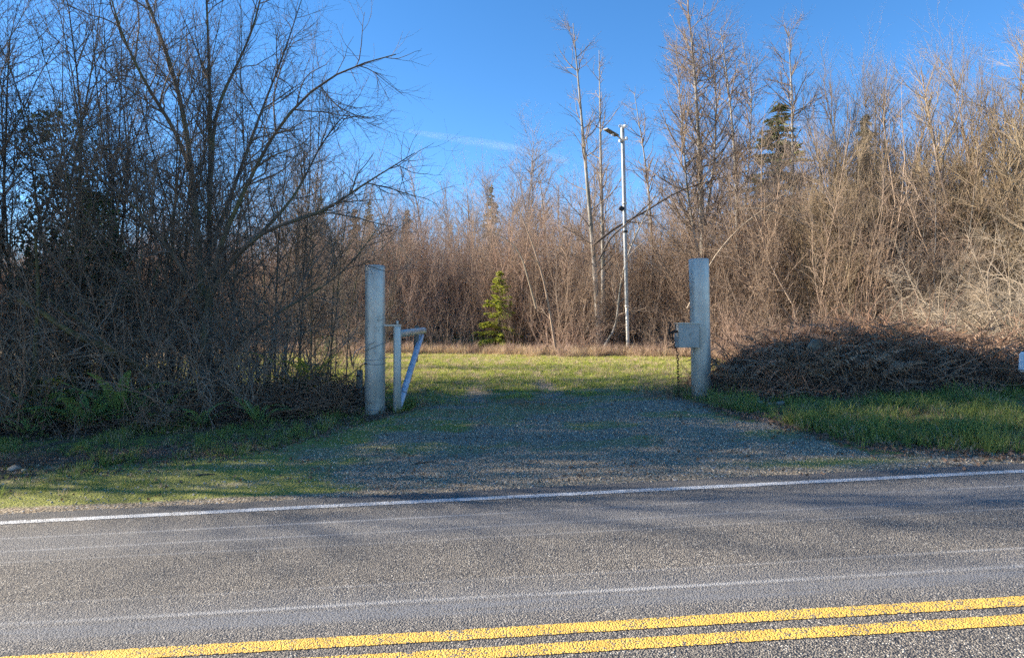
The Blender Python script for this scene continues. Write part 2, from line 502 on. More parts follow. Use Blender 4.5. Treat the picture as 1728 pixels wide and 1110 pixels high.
def build_tree(rng, stems, rads, levels, name, trunk_levels=1, sides0=7):
    """stems (B,n,3), rads (B,n) -> (trunk mesh, crown mesh)"""
    T, C = Tubes(), Tubes()
    T.add(stems, rads, sides0)
    pts, rad = stems, rads
    gens = [(stems, rads)]
    for k, sp in enumerate(levels):
        if 'from' in sp:
            src = [gens[j] for j in sp['from']]
        else:
            src = [gens[-1]]
        newp = []; newr = []
        for sp_, sr_ in src:
            a, b = spawn(rng, sp_, sr_, sp)
            newp.append(a); newr.append(b)
        pts = np.concatenate(newp); rad = np.concatenate(newr)
        gens.append((pts, rad))
        (T if k+1 < trunk_levels else C).add(pts, rad, sp.get('sides', 3))
    return T.mesh(name+'_trunk'), C.mesh(name+'_crown'), gens

def multi_stem(rng, n, base_r, h, lean, r0, nseg=9, wander=.06, up=.05, hv=.25):
    a = rng.random(n)*2*math.pi; q = np.sqrt(rng.random(n))
    p = np.stack([np.cos(a)*q*base_r, np.sin(a)*q*base_r, np.full(n, -.08)], -1)
    le = lean*(.3+q)
    d = np.stack([np.cos(a)*le+rng.normal(size=n)*.06, np.sin(a)*le+rng.normal(size=n)*.06, np.ones(n)], -1)
    L = h*(1-hv*rng.random(n))
    return grow(rng, p, d, L, r0*(.6+.6*rng.random(n)), nseg, wander, up, .12)

def tree_obj(name, loc, tm, cm, mt, mc, label, cat='tree', group=None, rz=0, sc=1.0):
    e = empty(name, loc, rz, sc)
    tag(e, label, cat, group)
    obj('trunk', tm, mt, e); obj('crown', cm, mc, e)
    return e

def set_mat(o, mat):
    o.material_slots[0].link = 'OBJECT'; o.material_slots[0].material = mat

def leaves_mesh(name, c, rng, size, aspect=.5, nrm=None, droop=None):
    """one quad per leaf at centres c"""
    N = len(c)
    d = norm(rng.normal(size=(N, 3))) if droop is None else norm(droop+rng.normal(size=(N, 3))*.35)
    s_ = norm(np.cross(d, rng.normal(size=(N, 3))))
    sz = size*(.6+.8*rng.random(N))[:, None]
    a = c-d*sz*.5; b = c+d*sz*.5; w = s_*sz*aspect*.5
    mid = c+np.cross(d, s_)*sz*.1
    v = np.stack([a, mid+w, b, mid-w], 1).reshape(-1, 3)
    f = np.arange(N*4).reshape(N, 4)
    return mesh_np(name, v, f, False)

# --- instancing for the uncountable stuff
PROTO = bpy.data.collections.new('proto')
def proto_collection(name, meshes):
    c = bpy.data.collections.new(name)
    for i, me in enumerate(meshes):
        o = bpy.data.objects.new('%s_%02d' % (name, i), me)
        c.objects.link(o)
    return c

def scatter(name, coll, pts, rot, scl, index, label, cat=None, kind='stuff'):
    me = bpy.data.meshes.new(name)
    n = len(pts)
    me.vertices.add(n); me.vertices.foreach_set('co', np.asarray(pts, np.float32).ravel())
    a = me.attributes.new('srot', 'FLOAT_VECTOR', 'POINT'); a.data.foreach_set('vector', np.asarray(rot, np.float32).ravel())
    a = me.attributes.new('sscl', 'FLOAT_VECTOR', 'POINT'); a.data.foreach_set('vector', np.asarray(scl, np.float32).ravel())
    a = me.attributes.new('sidx', 'INT', 'POINT'); a.data.foreach_set('value', np.asarray(index, np.int32))
    o = obj(name, me)
    ng = bpy.data.node_groups.new(name, 'GeometryNodeTree')
    ng.interface.new_socket('Geometry', in_out='INPUT', socket_type='NodeSocketGeometry')
    ng.interface.new_socket('Geometry', in_out='OUTPUT', socket_type='NodeSocketGeometry')
    N = ng.nodes; L = ng.links
    gi, go = N.new('NodeGroupInput'), N.new('NodeGroupOutput')
    ci = N.new('GeometryNodeCollectionInfo'); ci.inputs['Collection'].default_value = coll
    ci.inputs['Separate Children'].default_value = True; ci.inputs['Reset Children'].default_value = True
    ip = N.new('GeometryNodeInstanceOnPoints'); ip.inputs['Pick Instance'].default_value = True
    def at(nm, t):
        q = N.new('GeometryNodeInputNamedAttribute'); q.data_type = t; q.inputs['Name'].default_value = nm
        return q.outputs['Attribute']
    L.new(gi.outputs[0], ip.inputs['Points']); L.new(ci.outputs[0], ip.inputs['Instance'])
    L.new(at('sidx', 'INT'), ip.inputs['Instance Index'])
    L.new(at('srot', 'FLOAT_VECTOR'), ip.inputs['Rotation'])
    L.new(at('sscl', 'FLOAT_VECTOR'), ip.inputs['Scale'])
    L.new(ip.outputs[0], go.inputs[0])
    md = o.modifiers.new('scatter', 'NODES'); md.node_group = ng
    return tag(o, label, cat, kind=kind)

def scatter_pts(name, coll, x, y, rng, smin, smax, nproto, label, dz=0.0, tilt=.12, full=False, zfun=None, snoise=0):
    n = len(x)
    z = (zfun or height)(x, y)+dz
    rot = np.stack([rng.normal(size=n)*tilt, rng.normal(size=n)*tilt, rng.random(n)*6.283], -1)
    if full: rot = rng.random((n, 3))*6.283
    s = smin+(smax-smin)*rng.random(n)
    if snoise: s = s*(.35+1.3*fbm(x*snoise, y*snoise, 91))
    scl = np.stack([s, s, s*(.8+.4*rng.random(n))], -1)
    return scatter(name, coll, np.stack([x, y, z], -1), rot, scl, rng.integers(0, nproto, n), label)

def in_view(x, y, margin=.06):
    return np.abs(x/np.maximum(y, .1)) < .75+margin

# ------------------------------------------------------------------ trees of the left thicket
R = np.random.default_rng
THICKET = [
    dict(dens=2.1, t0=.14, len=2.4, fall=.5, ang=40, r=.016, nseg=6, wander=.16, up=.05, sides=4),
    {'from': [0, 1], 'dens': 3.8, 't0': .1, 'len': 1.05, 'fall': .35, 'ang': 45, 'r': .0075, 'nseg': 4, 'wander': .16, 'up': .05},
    dict(dens=5.4, t0=.05, len=.46, fall=.3, ang=48, r=.0048, nseg=2, wander=.2, up=.04, tip=.6),
]
thick = []
for sd, (ns, br, h, lean, r0) in enumerate(((6, .5, 9.6, .22, .045), (8, .8, 9.0, .16, .034), (7, .6, 10.2, .28, .042), (10, 1.0, 8.2, .12, .027))):
    rg = R(100+sd)
    st, ra = multi_stem(rg, ns, br, h, lean, r0)
    tm, cm, gens = build_tree(rg, st, ra, THICKET, 'thicket%d' % sd)
    thick.append((tm, cm))

def pix_stem(pp, n=12):
    return resample([W(*q) for q in pp], n)
def rad_lin(n, a, b):
    return np.linspace(a, b, n)

# the big many-limbed tree, limbs laid out one by one
Ym = 12.8
limbs = [
    ([(342, 700, Ym), (346, 600, Ym), (343, 500, Ym), (334, 400, Ym), (322, 280, Ym-.1), (315, 195, Ym-.2), (285, 90, Ym-.4), (250, 10, Ym-.5), (215, -80, Ym-.6)], .07, .016),
    ([(350, 700, Ym+.1), (356, 560, Ym+.2), (352, 400, Ym+.3), (356, 200, Ym+.4), (352, 90, Ym+.5), (346, -70, Ym+.6)], .055, .012),
    ([(340, 620, Ym), (352, 470, Ym-.2), (376, 398, Ym-.3), (425, 295, Ym-.5), (454, 234, Ym-.6), (497, 173, Ym-.7), (530, 144, Ym-.8), (576, 112, Ym-.9), (668, 92, Ym-1)], .048, .007),
    ([(344, 520, Ym), (380, 450, Ym-.4), (430, 395, Ym-.6), (480, 374, Ym-.7), (550, 362, Ym-.8), (592, 322, Ym-.9), (640, 296, Ym-1), (700, 258, Ym-1.1)], .042, .006),
    ([(354, 330, Ym+.3), (362, 182, Ym+.5), (396, 120, Ym+.6), (432, 40, Ym+.8), (450, -60, Ym+.9)], .036, .008),
    ([(322, 290, Ym-.1), (296, 220, Ym-.5), (250, 150, Ym-.9), (205, 60, Ym-1.2), (180, -30, Ym-1.3)], .034, .008),
    ([(346, 560, Ym), (320, 470, Ym-.5), (270, 400, Ym-1.0), (215, 330, Ym-1.3), (150, 290, Ym-1.5), (95, 240, Ym-1.6)], .036, .007),
    ([(352, 480, Ym+.2), (400, 432, Ym+.5), (455, 380, Ym+.8), (500, 330, Ym+1.1), (545, 235, Ym+1.4), (585, 190, Ym+1.6)], .036, .006),
    ([(344, 450, Ym), (390, 330, Ym+.6), (440, 190, Ym+1.0), (480, 90, Ym+1.2), (512, -10, Ym+1.3)], .036, .006),
    ([(350, 640, Ym), (420, 560, Ym-.5), (480, 520, Ym-.8), (555, 480, Ym-1.0), (600, 440, Ym-1.1), (640, 380, Ym-1.2)], .028, .005),
]
st = np.stack([pix_stem(l[0], 14) for l in limbs]); ra = 1.25*np.stack([rad_lin(14, l[1], l[2]) for l in limbs])
base = np.array([W(345, 690, Ym)[0], Ym, H(W(345, 690, Ym)[0], Ym)])
rg = R(7)
lv = [dict(THICKET[0], dens=3.0, len=1.9, t0=.18, fall=.45, ang=42, wander=.17), dict(THICKET[1], dens=5.4), dict(THICKET[2], dens=6.6)]
tm, cm, gens = build_tree(rg, st-base, ra, lv, 'limb_tree', sides0=8)
tree_obj('bare_tree', base, tm, cm, M['bark_dark'], M['twig_dark'], 'big dark many-limbed bare tree spreading over the left thicket towards the gate')

# mossy limb lying low over the ferns
mossp = [[(262, 640, 12.4), (240, 622, 12.2), (212, 603, 12.0), (170, 580, 11.9), (117, 565, 11.8), (76, 527, 11.7), (30, 505, 11.6)], [(170, 580, 11.9), (151, 546, 12.1), (110, 531, 12.2), (60, 480, 12.3)], [(60, 700, 12), (57, 607, 12.0), (66, 500, 12.1), (58, 380, 12.2)]]
st = np.stack([pix_stem(q, 12) for q in mossp]); ra = np.stack([rad_lin(12, .085, .04), rad_lin(12, .045, .015), rad_lin(12, .05, .02)])
b0 = np.array([W(262, 640, 12.4)[0], 12.4, H(W(262, 640, 12.4)[0], 12.4)])
tm, cm, gens = build_tree(R(8), st-b0, ra, [dict(THICKET[0], dens=2, len=1.2, r=.015), dict(THICKET[1], len=.6, dens=4), dict(THICKET[2], dens=3)], 'mossy')
tree_obj('mossy_tree', b0, tm, cm, M['moss_bark'], M['twig_dark'], 'low bent mossy limbs arching over the sword ferns', 'tree')

left_trees = [
    (-75, 13.0, 0, 0.3, 1.05, 'bare dark tree at the left edge of the picture'),
    (35, 13.0, 1, 1.1, 1.02, 'slim-stemmed bare tree second from the left edge'),
    (95, 15.5, 2, 2.0, 1.05, 'bare tree wrapped in dark green ivy in the left thicket'),
    (165, 14.2, 0, 4.1, 1.0, 'ivy-footed bare tree between the left edge and the big many-limbed tree'),
    (225, 13.4, 3, 0.0, 1.05, 'upright bare tree just left of the big many-limbed tree'),
    (275, 16.5, 3, 2.6, 1.25, 'tall thin-stemmed bare tree behind the big many-limbed tree'),
    (415, 16.0, 3, 1.9, 1.13, 'bare upright tree just right of the big many-limbed trunk'),
    (478, 17.5, 1, 5.2, 1.02, 'bare grey tree in the back of the left thicket near its right end'),
    (545, 19.5, 3, 3.3, .90, 'low rounded bare tree at the right end of the left thicket'),
    (610, 23.0, 1, .7, .78, 'small bare tree just above and behind the left gate post'),
]
ltobj = []
for px, Yt, k, rz, sc, lab in left_trees:
    x = (px-CX)/FPX*Yt
    ltobj.append(tree_obj('bare_tree', (x, Yt, H(x, Yt)), thick[k][0], thick[k][1], M['bark_dark'], M['twig_dark'], lab, rz=rz, sc=sc))
# ivy on two of them
for ti, zlo, zhi, rad, n in ((2, 2.2, 6.4, 1.25, 5200), (3, 2.0, 4.6, .8, 2600)):
    rg = R(50+ti)
    z = zlo+(zhi-zlo)*rg.random(n); a = rg.random(n)*6.283
    q = rad*np.sqrt(rg.random(n))*(.5+.8*vnoise(a*1.6, z*1.2, ti))*(1-.45*((z-zlo)/(zhi-zlo)))
    c = np.stack([np.cos(a)*q, np.sin(a)*q, z], -1)
    c += rg.normal(size=c.shape)*.06
    keep = vnoise(c[:, 0]*2.2+9, c[:, 2]*1.6+c[:, 1]*2.2, 4) > .40
    obj('ivy_foliage', leaves_mesh('ivy%d' % ti, c[keep], rg, .085, .8), M['ivy'], ltobj[ti])
# trees further left along the road, outside the frame, that throw the shade over the drive
shade = [(-11.6, 11.0, 3, .95), (-12.6, 12.9, 0, 1.2), (-14.4, 11.9, 2, 1.3), (-15.5, 14.2, 1, 1.4), (-17.2, 12.6, 0, 1.5), (-19.5, 15.0, 3, 1.7), (-20.5, 13.4, 1, 1.6)]
for i, (x, y, k, sc) in enumerate(shade):
    tree_obj('bare_tree', (x, y, H(x, y)), thick[k][0], thick[k][1], M['bark_dark'], M['twig_dark'], 'bare roadside tree standing left of the picture', group='roadside trees left of the picture', rz=i*1.3, sc=sc)

# ------------------------------------------------------------------ conifers
def conifer(rng, h, w, nb, need, size, name, bare=.08, droop=-.12):
    T = Tubes(); C = Tubes()
    zz = np.linspace(-.1, h, 10); ctr = np.stack([np.cumsum(rng.normal(size=10)*.02*h/10), np.cumsum(rng.normal(size=10)*.02*h/10), zz], -1)
    T.add(ctr[None], np.linspace(.018*h, .004, 10)[None], 7)
    t = bare+(1-bare)*np.sort(rng.random(nb))**.9
    L = w*(1-t)**.8*(.6+.5*rng.random(nb))+.12
    a = rng.random(nb)*6.283
    p = np.stack([np.interp(t*h, zz, ctr[:, 0]), np.interp(t*h, zz, ctr[:, 1]), t*h], -1)
    d = np.stack([np.cos(a), np.sin(a), .35*t+.0*a], -1)
    pts, rad = grow(rng, p, d, L, np.full(nb, .012)*h/8, 5, .07, droop, .2)
    T.add(pts, rad, 3)
    i = rng.choice(nb, need, p=L/L.sum()); s = .12+.88*rng.random(need)
    q = np.minimum((s*5).astype(int), 4); fr = (s*5-q)[:, None]
    A, B = pts[i, q], pts[i, q+1]; c = A+(B-A)*fr; par = norm(B-A)
    side = norm(np.cross(par, [0, 0, 1.]))*(rng.integers(0, 2, need)*2-1)[:, None]
    c = c+side*(L[i]*.22*rng.random(need)*(1.15-s))[:, None]+rng.normal(size=c.shape)*.03*size/.3
    c[:, 2] -= .1*size*rng.random(need)
    me = leaves_mesh(name+'_needles', c, rng, size, .32, droop=par*.8+side*.8+np.array([0, 0, -.25]))
    return T.mesh(name+'_trunk'), me
conA = conifer(R(1), 17, 3.0, 190, 6500, .40, 'conA')
conB = conifer(R(2), 14, 2.6, 190, 7000, .40, 'conB')
con_list = [
    (598, 350, 66, 'B', 'slim dark fir showing at the skyline left of the gate post'),
    (622, 338, 72, 'A', 'dark fir tip above the left gate post'),
    (688, 352, 70, 'B', 'small dark fir on the skyline right of the left gate post'),
    (829, 312, 62, 'A', 'dark fir behind the round bare tree at the centre'),
    (1312, 172, 46, 'A', 'tall green fir standing behind the bare alders'),
    (1462, 190, 46, 'B', 'green fir hidden in the olive willow crown'),
    (1640, 255, 46, 'A', 'dark green fir behind the bare tree at the right edge'),
    (540, 330, 70, 'A', 'dark fir seen through the right side of the left thicket'),
]
for i, (px, py, Yt, k, lab) in enumerate(con_list):
    x, y, z = W(px, py, Yt); g0 = H(x, y)
    tm, cm = conA if k == 'A' else conB
    e = tree_obj('fir_tree', (x, y, g0), tm, cm, M['bark_dark'], M['needle'] if k == 'A' else M['needle_blue'], lab, rz=i*1.9)
    sz = (z-g0)/(17 if k == 'A' else 14); ww = 2.0 if px == 1312 else .95; e.scale = (max(sz, .8)*ww, max(sz, .8)*ww, sz)
# evergreens left of the picture add to the shade
for i, (x, y, sc) in enumerate(((-22, 13.2, .95), (-18.5, 16.7, 1.15), (-22.5, 15.8, 1.1))):
    tree_obj('fir_tree', (x, y, H(x, y)), conA[0], conA[1], M['bark_dark'], M['needle'], 'evergreen standing left of the picture', group='evergreens left of the picture', rz=i, sc=sc)
# young yellow-green fir in the field edge
yf = conifer(R(6), 3.9, 1.4, 95, 5000, .19, 'youngfir', bare=.02, droop=-.05)
x, y, _ = W(842, 580, 33.0)
tree_obj('young_fir', (x, y, H(x, y)), yf[0], yf[1], M['bark_dark'], M['needle_young'], 'small bright yellow-green young fir at the edge of the field', 'tree')

# ------------------------------------------------------------------ bare alders across the field
ALD = [
    dict(dens=4.6, t0=.22, len=3.5, fall=.74, ang=48, angv=12, r=.028, nseg=6, wander=.12, up=.075, sides=4, maxf=.3),
    dict(dens=4.2, t0=.15, len=1.1, fall=.35, ang=38, r=.015, nseg=3, wander=.12, up=.07),
    dict(dens=3.8, t0=.1, len=.5, fall=.3, ang=40, r=.0095, nseg=2, wander=.15, up=.05, tip=.6),
]
def alder(seed, pp, r0, r1, lab, dens=1.0, ln=1.0, extra=None, name='bare_alder'):
    st = [pix_stem(pp, 16)]; ra = [rad_lin(16, r0, r1)]
    for e in (extra or []):
        st.append(pix_stem(e[0], 16)); ra.append(rad_lin(16, e[1], e[2]))
    st = np.stack(st); ra = np.stack(ra)
    b = st[0][0].copy(); b[2] = H(b[0], b[1]); st[0][0][2] = b[2]-.1
    lv = [dict(ALD[0], dens=ALD[0]['dens']*dens, len=ALD[0]['len']*ln), ALD[1], ALD[2]]
    tm, cm, g = build_tree(R(seed), st-b, ra, lv, 'alder%d' % seed, sides0=8)
    return tree_obj(name, b, tm, cm, M['bark_alder'], M['twig_alder'], lab)
alder(11, [(1013, 600, 31.5), (1003, 440, 31.5), (990, 300, 31.5), (978, 160, 31.5), (967, 40, 31.5)], .15, .015, 'tall slender bare alder with lit trunk, leftmost of the tall alders', .75, .85)
alder(12, [(1018, 600, 32.5), (1018, 440, 32.5), (1014, 280, 32.5), (1011, 85, 32.5)], .13, .014, 'slender bare alder just left of the light pole', .75, .62)
alder(13, [(1112, 600, 35), (1100, 400, 35), (1092, 290, 35), (1070, 155, 35)], .11, .012, 'thin leaning bare alder just right of the light pole', .8, .9)
alder(14, [(1190, 600, 31), (1186, 430, 31), (1182, 280, 31), (1172, 120, 31), (1160, 0, 31)], .18, .02, 'tallest bare alder, dense-crowned, above the right gate post', 1.6, 1.15,
      [([(1188, 480, 31), (1160, 330, 30.6), (1150, 200, 30.4), (1140, 70, 30.3)], .07, .01), ([(1187, 400, 31), (1205, 280, 31.3), (1210, 160, 31.5), (1190, 40, 31.5)], .07, .01)])
alder(15, [(1250, 600, 33), (1246, 450, 33), (1242, 280, 33), (1230, 150, 33), (1216, 50, 33)], .15, .014, 'tall bare alder right of the tallest one', 1.2, 1.05,
      [([(1246, 450, 33), (1262, 300, 33.3), (1270, 150, 33.4), (1250, 60, 33.5)], .06, .01)])
alder(16, [(1342, 600, 32), (1340, 430, 32), (1338, 280, 32), (1336, 150, 32), (1330, 45, 32)], .14, .014, 'tall bare alder beside the green fir', 1.0, 1.0)
alder(17, [(925, 600, 42), (922, 450, 42), (915, 330, 42), (905, 262, 42)], .10, .012, 'small bare alder left of the tall alders', .8, .8)
alder(18, [(1012, 590, 30), (1040, 560, 30), (1046, 480, 30), (1062, 420, 30), (1105, 330, 29.5)], .06, .02, 'crooked stem leaning behind the light pole', .6, .5, name='crooked_tree')
rg = R(19)
st, ra = multi_stem(rg, 1, .05, 16, .02, .14, nseg=14, wander=.02, up=.05, hv=0)
hi_t, hi_c, _ = build_tree(rg, st, ra, [dict(ALD[0], t0=.56, dens=7, len=4.5, fall=.7), ALD[1], ALD[2]], 'high_alder', sides0=8)
for i, (x, y, sc) in enumerate(((-22, 10.9, 1.0), (-24.5, 11.6, 1.05), (-20, 11.2, .92))):
    tree_obj('bare_alder', (x, y, H(x, y)), hi_t, hi_c, M['bark_alder'], M['twig_alder'], 'high-crowned bare alder by the road, left of the picture', group='alders left of the picture', rz=i*2.0, sc=sc)
# dead leaning trunks
def dead(seed, pp, r0, r1, mat, lab, lvl=None):
    st = pix_stem(pp, 14)[None]; ra = rad_lin(14, r0, r1)[None]
    b = st[0][0].copy()
    tm, cm, g = build_tree(R(seed), st-b, ra, lvl or [dict(ALD[0], dens=.8, len=1.4, t0=.2), dict(ALD[1], dens=2), dict(ALD[2], dens=2)], 'dead%d' % seed)
    e = empty('leaning_dead_tree', b); tag(e, lab, 'tree')
    obj('trunk', tm, mat, e); obj('crown', cm, mat, e)
dead(31, [(1000, 415, 30.5), (1035, 385, 30.5), (1100, 352, 30.3), (1140, 322, 30.1), (1200, 305, 30), (1262, 288, 29.9)], .06, .014, M['deadwood'], 'dark dead trunk leaning across behind the light pole')
dead(32, [(1160, 520, 28.5), (1205, 432, 28.2), (1250, 380, 28), (1292, 351, 27.8), (1330, 322, 27.6)], .04, .010, M['twig_pale'], 'pale arching dead stem right of the right gate post')
dead(36, [(1392, 398, 27.2), (1345, 372, 27.2), (1292, 352, 27.2), (1255, 350, 27.3), (1225, 362, 27.5)], .03, .008, M['twig_pale'], 'pale thin dead stem drooping across the brush right of the alders')
dead(33, [(1010, 440, 29), (1030, 400, 29), (1065, 372, 29), (1100, 340, 29)], .045, .02, M['deadwood'], 'short dark broken limb beside the light pole')
dead(34, [(905, 520, 29), (880, 430, 28.6), (860, 405, 28.4), (830, 392, 28.2)], .05, .012, M['twig_pale'], 'pale bent dead stem above the young fir')
dead(35, [(938, 590, 29), (920, 480, 28.8), (895, 400, 28.6), (872, 345, 28.5)], .06, .015, M['twig_tan'], 'thin leaning stem right of the young fir')

# ------------------------------------------------------------------ round bare trees far behind, and the big trees on the right
ROUND = [
    dict(dens=2.2, t0=.25, len=3.0, fall=.4, ang=38, r=.035, nseg=5, wander=.12, up=.06, sides=4),
    {'from': [0, 1], 'dens': 3.6, 't0': .2, 'len': 1.5, 'fall': .3, 'ang': 40, 'r': .018, 'nseg': 3, 'wander': .15, 'up': .06},
    dict(dens=4.0, t0=.1, len=.7, fall=.2, ang=38, r=.012, nseg=2, wander=.2, up=.05, tip=.6),
]
rnd_p = []
for sd, (ns, br, h, lean) in enumerate(((5, .4, 12, .32), (7, .5, 12, .25))):
    rg = R(200+sd); st, ra = multi_stem(rg, ns, br, h, lean, .11, hv=.35)
    rnd_p.append(build_tree(rg, st, ra, ROUND, 'round%d' % sd)[:2])
for i, (px, py, Yt, k, wd, lab) in enumerate([
    (735, 292, 62, 0, .95, 'round bare tree on the skyline left of centre'),
    (845, 262, 58, 1, .95, 'round bare tree on the skyline at the centre, beside a fir'),
    (780, 318, 66, 1, .9, 'lower bare tree on the skyline between the two round ones'),
    (905, 280, 56, 0, .8, 'bare tree on the skyline just left of the tall alders'),
    (960, 275, 48, 1, .8, 'bare tree behind the leftmost tall alder'),
    (665, 318, 60, 0, .8, 'bare tree on the skyline above the open gate'),
    (560, 300, 64, 1, .9, 'bare tree on the skyline behind the right end of the left thicket'),
    (1130, 240, 42, 0, .75, 'bare tree behind the thin leaning alder'),
    (1290, 250, 44, 1, .8, 'bare tree in front of the green fir'),
    (1390, 215, 40, 0, .7, 'bare tree between the fir and the olive willow'),
]):
    x, y, z = W(px, py, Yt); g0 = H(x, y); s = (z-g0)/11.2
    e = tree_obj('bare_tree', (x, y, g0), rnd_p[k][0], rnd_p[k][1], M['twig_grey'], M['twig_grey'], lab, rz=i*2.1)
    e.scale = (s*wd, s*wd, s)
WIL = [
    dict(dens=3.6, t0=.12, len=2.6, fall=.4, ang=38, r=.03, nseg=5, wander=.12, up=.08, sides=4),
    {'from': [0, 1], 'dens': 4.2, 't0': .15, 'len': 1.1, 'fall': .3, 'ang': 36, 'r': .014, 'nseg': 3, 'wander': .12, 'up': .1},
    dict(dens=4.6, t0=.1, len=.6, fall=.2, ang=34, r=.010, nseg=2, wander=.15, up=.08, tip=.6),
]
wil = []
for sd in (0, 1):
    rg = R(300+sd); st, ra = multi_stem(rg, 10, .6, 11, .26, .08, hv=.4)
    wil.append(build_tree(rg, st, ra, WIL, 'willow%d' % sd)[:2])
for i, (px, py, Yt, k, wd, lab, mc) in enumerate([
    (1465, 150, 30, 0, .85, 'olive-twigged bushy willow right of the alders', 'twig_olive'),
    (1535, 115, 31, 1, .75, 'tallest pale willow crown between the fir and the right edge', 'twig_olive'),
    (1415, 235, 28, 1, .75, 'lower olive willow at the left of the willow group', 'twig_olive'),
    (1600, 260, 28, 0, .75, 'brown willow between the olive willows and the right bare tree', 'twig_tan'),
    (1730, 40, 25, 1, 1.0, 'big bare tree at the right edge of the picture reaching left', 'twig_tan'),
    (1655, 130, 27, 0, .9, 'bare tree just left of the big one at the right edge', 'twig_alder'),
]):
    x, y, z = W(px, py, Yt); g0 = H(x, y); s = (z-g0)/10.4
    e = tree_obj('willow_tree', (x, y, g0), wil[k][0], wil[k][1], M['bark_alder'], M[mc], lab, rz=i*1.7)
    set_mat(e.children[1], M[mc])
    e.scale = (s*wd, s*wd, s)

# ------------------------------------------------------------------ brush thicket across the field
BR = [
    dict(dens=3.4, t0=.15, len=1.25, fall=.45, ang=38, r=.011, nseg=4, wander=.16, up=.03),
    {'from': [0, 1], 'dens': 4.2, 't0': .1, 'len': .55, 'fall': .3, 'ang': 42, 'r': .0085, 'nseg': 2, 'wander': .2, 'up': .02, 'tip': .5},
]
def brush_shape(sd, ns, h, lean, br=1.3):
    rg = R(400+sd); st, ra = multi_stem(rg, ns, br, h, lean, .02, nseg=7, wander=.11, up=.02, hv=.55)
    T = Tubes(); T.add(st, ra, 4)
    p1, r1 = spawn(rg, st, ra, BR[0]); T.add(p1, r1, 3)
    p2, r2 = spawn(rg, np.concatenate([resample_b(st, 5), p1]), np.concatenate([resample_b(ra[..., None], 5)[..., 0], r1]), BR[1]); T.add(p2, r2, 3)
    return T
def resample_b(a, n):
    i = np.linspace(0, a.shape[1]-1, n); q = np.minimum(i.astype(int), a.shape[1]-2); fr = (i-q)[None, :, None]
    return a[:, q]*(1-fr)+a[:, q+1]*fr
shapes = [brush_shape(i, *a) for i, a in enumerate(((26, 7, .20), (20, 6.2, .40), (30, 6.6, .14)))]
def with_mat(T, name, mat):
    me = T.mesh(name); me.materials.append(M[mat]); return me
red = [with_mat(s, 'brush_red%d' % i, 'twig_red') for i, s in enumerate(shapes)]
tan = [with_mat(s, 'brush_tan%d' % i, 'twig_tan') for i, s in enumerate(shapes)]+[with_mat(shapes[1], 'brush_olive', 'twig_olive'), with_mat(shapes[0], 'brush_grey', 'twig_grey')]
fx = [-45, -24, -15, -9, -4, -1.5, .5, 2.5, 6, 9, 14, 20, 30, 45]
fy = [40, 37, 35.5, 34.8, 35.8, 35.6, 34, 32.2, 32.2, 29.5, 26.5, 24.5, 22, 20]
front = lambda x: np.interp(x, fx, fy)
rg = R(500)
pts = []
while len(pts) < 560:
    x = -38+80*rg.random(); f = float(front(x)); y = f+1.6+20*rg.random()**1.4
    if abs(x)/y > .86: continue
    if any((x-a)**2+(y-b)**2 < .75 for a, b in pts[-220:]): continue
    pts.append((x, y))
P_ = np.array(pts)
ix = np.where(P_[:, 0]+rg.normal(size=len(P_))*5 < 1, 0, 3)+rg.integers(0, 3, len(P_))
ix = np.where(rg.random(len(P_)) < .2, 6+rg.integers(0, 2, len(P_)), ix)
n = len(P_); s = (.75+.85*rg.random(n)**1.3)*(1+.2*sstep((P_[:, 0]-4)/8))
scatter('brush_thicket', proto_collection('brush_proto', red+tan), np.stack([P_[:, 0], P_[:, 1], height(P_[:, 0], P_[:, 1])], -1),
        np.stack([rg.normal(size=n)*.05, rg.normal(size=n)*.05, rg.random(n)*6.283], -1), np.stack([s, s, s*(.9+.25*rg.random(n))], -1), ix,
        'dense reddish-brown bare brush filling the far side of the field')
x = -13.0; i = 0
while x < 21:
    y = float(front(x))+rg.normal()*.5
    if abs(x)/y < .8:
        s = (.5+.65*rg.random())
        src = (red if x < 1+rg.normal()*4 else tan)[rg.integers(0, 3)]
        o = obj('brush_shrub', src); o.location = (x, y, H(x, y)); o.rotation_euler = (0, 0, rg.random()*6.28); o.scale = (s, s, s)
        tag(o, 'bare brown shrub in the front row of brush across the field', 'shrub', 'front row of brush across the field')
    x += 1.15+.8*rg.random(); i += 1
fx0 = (842-CX)/FPX*33.0
for dx, dy, s, lab in ((1.0, -.5, .56, 'low bare shrub leaning over the right side of the young fir'), (-1.1, .4, .6, 'low bare shrub against the left side of the young fir'), (.35, .9, .8, 'taller bare shrub right behind the young fir')):
    o = obj('brush_shrub', tan[0] if dx > .9 else red[1]); o.location = (fx0+dx, 33+dy, H(fx0+dx, 33+dy)); o.rotation_euler = (0, 0, dx*3); o.scale = (s*.8, s*.8, s); tag(o, lab, 'shrub')

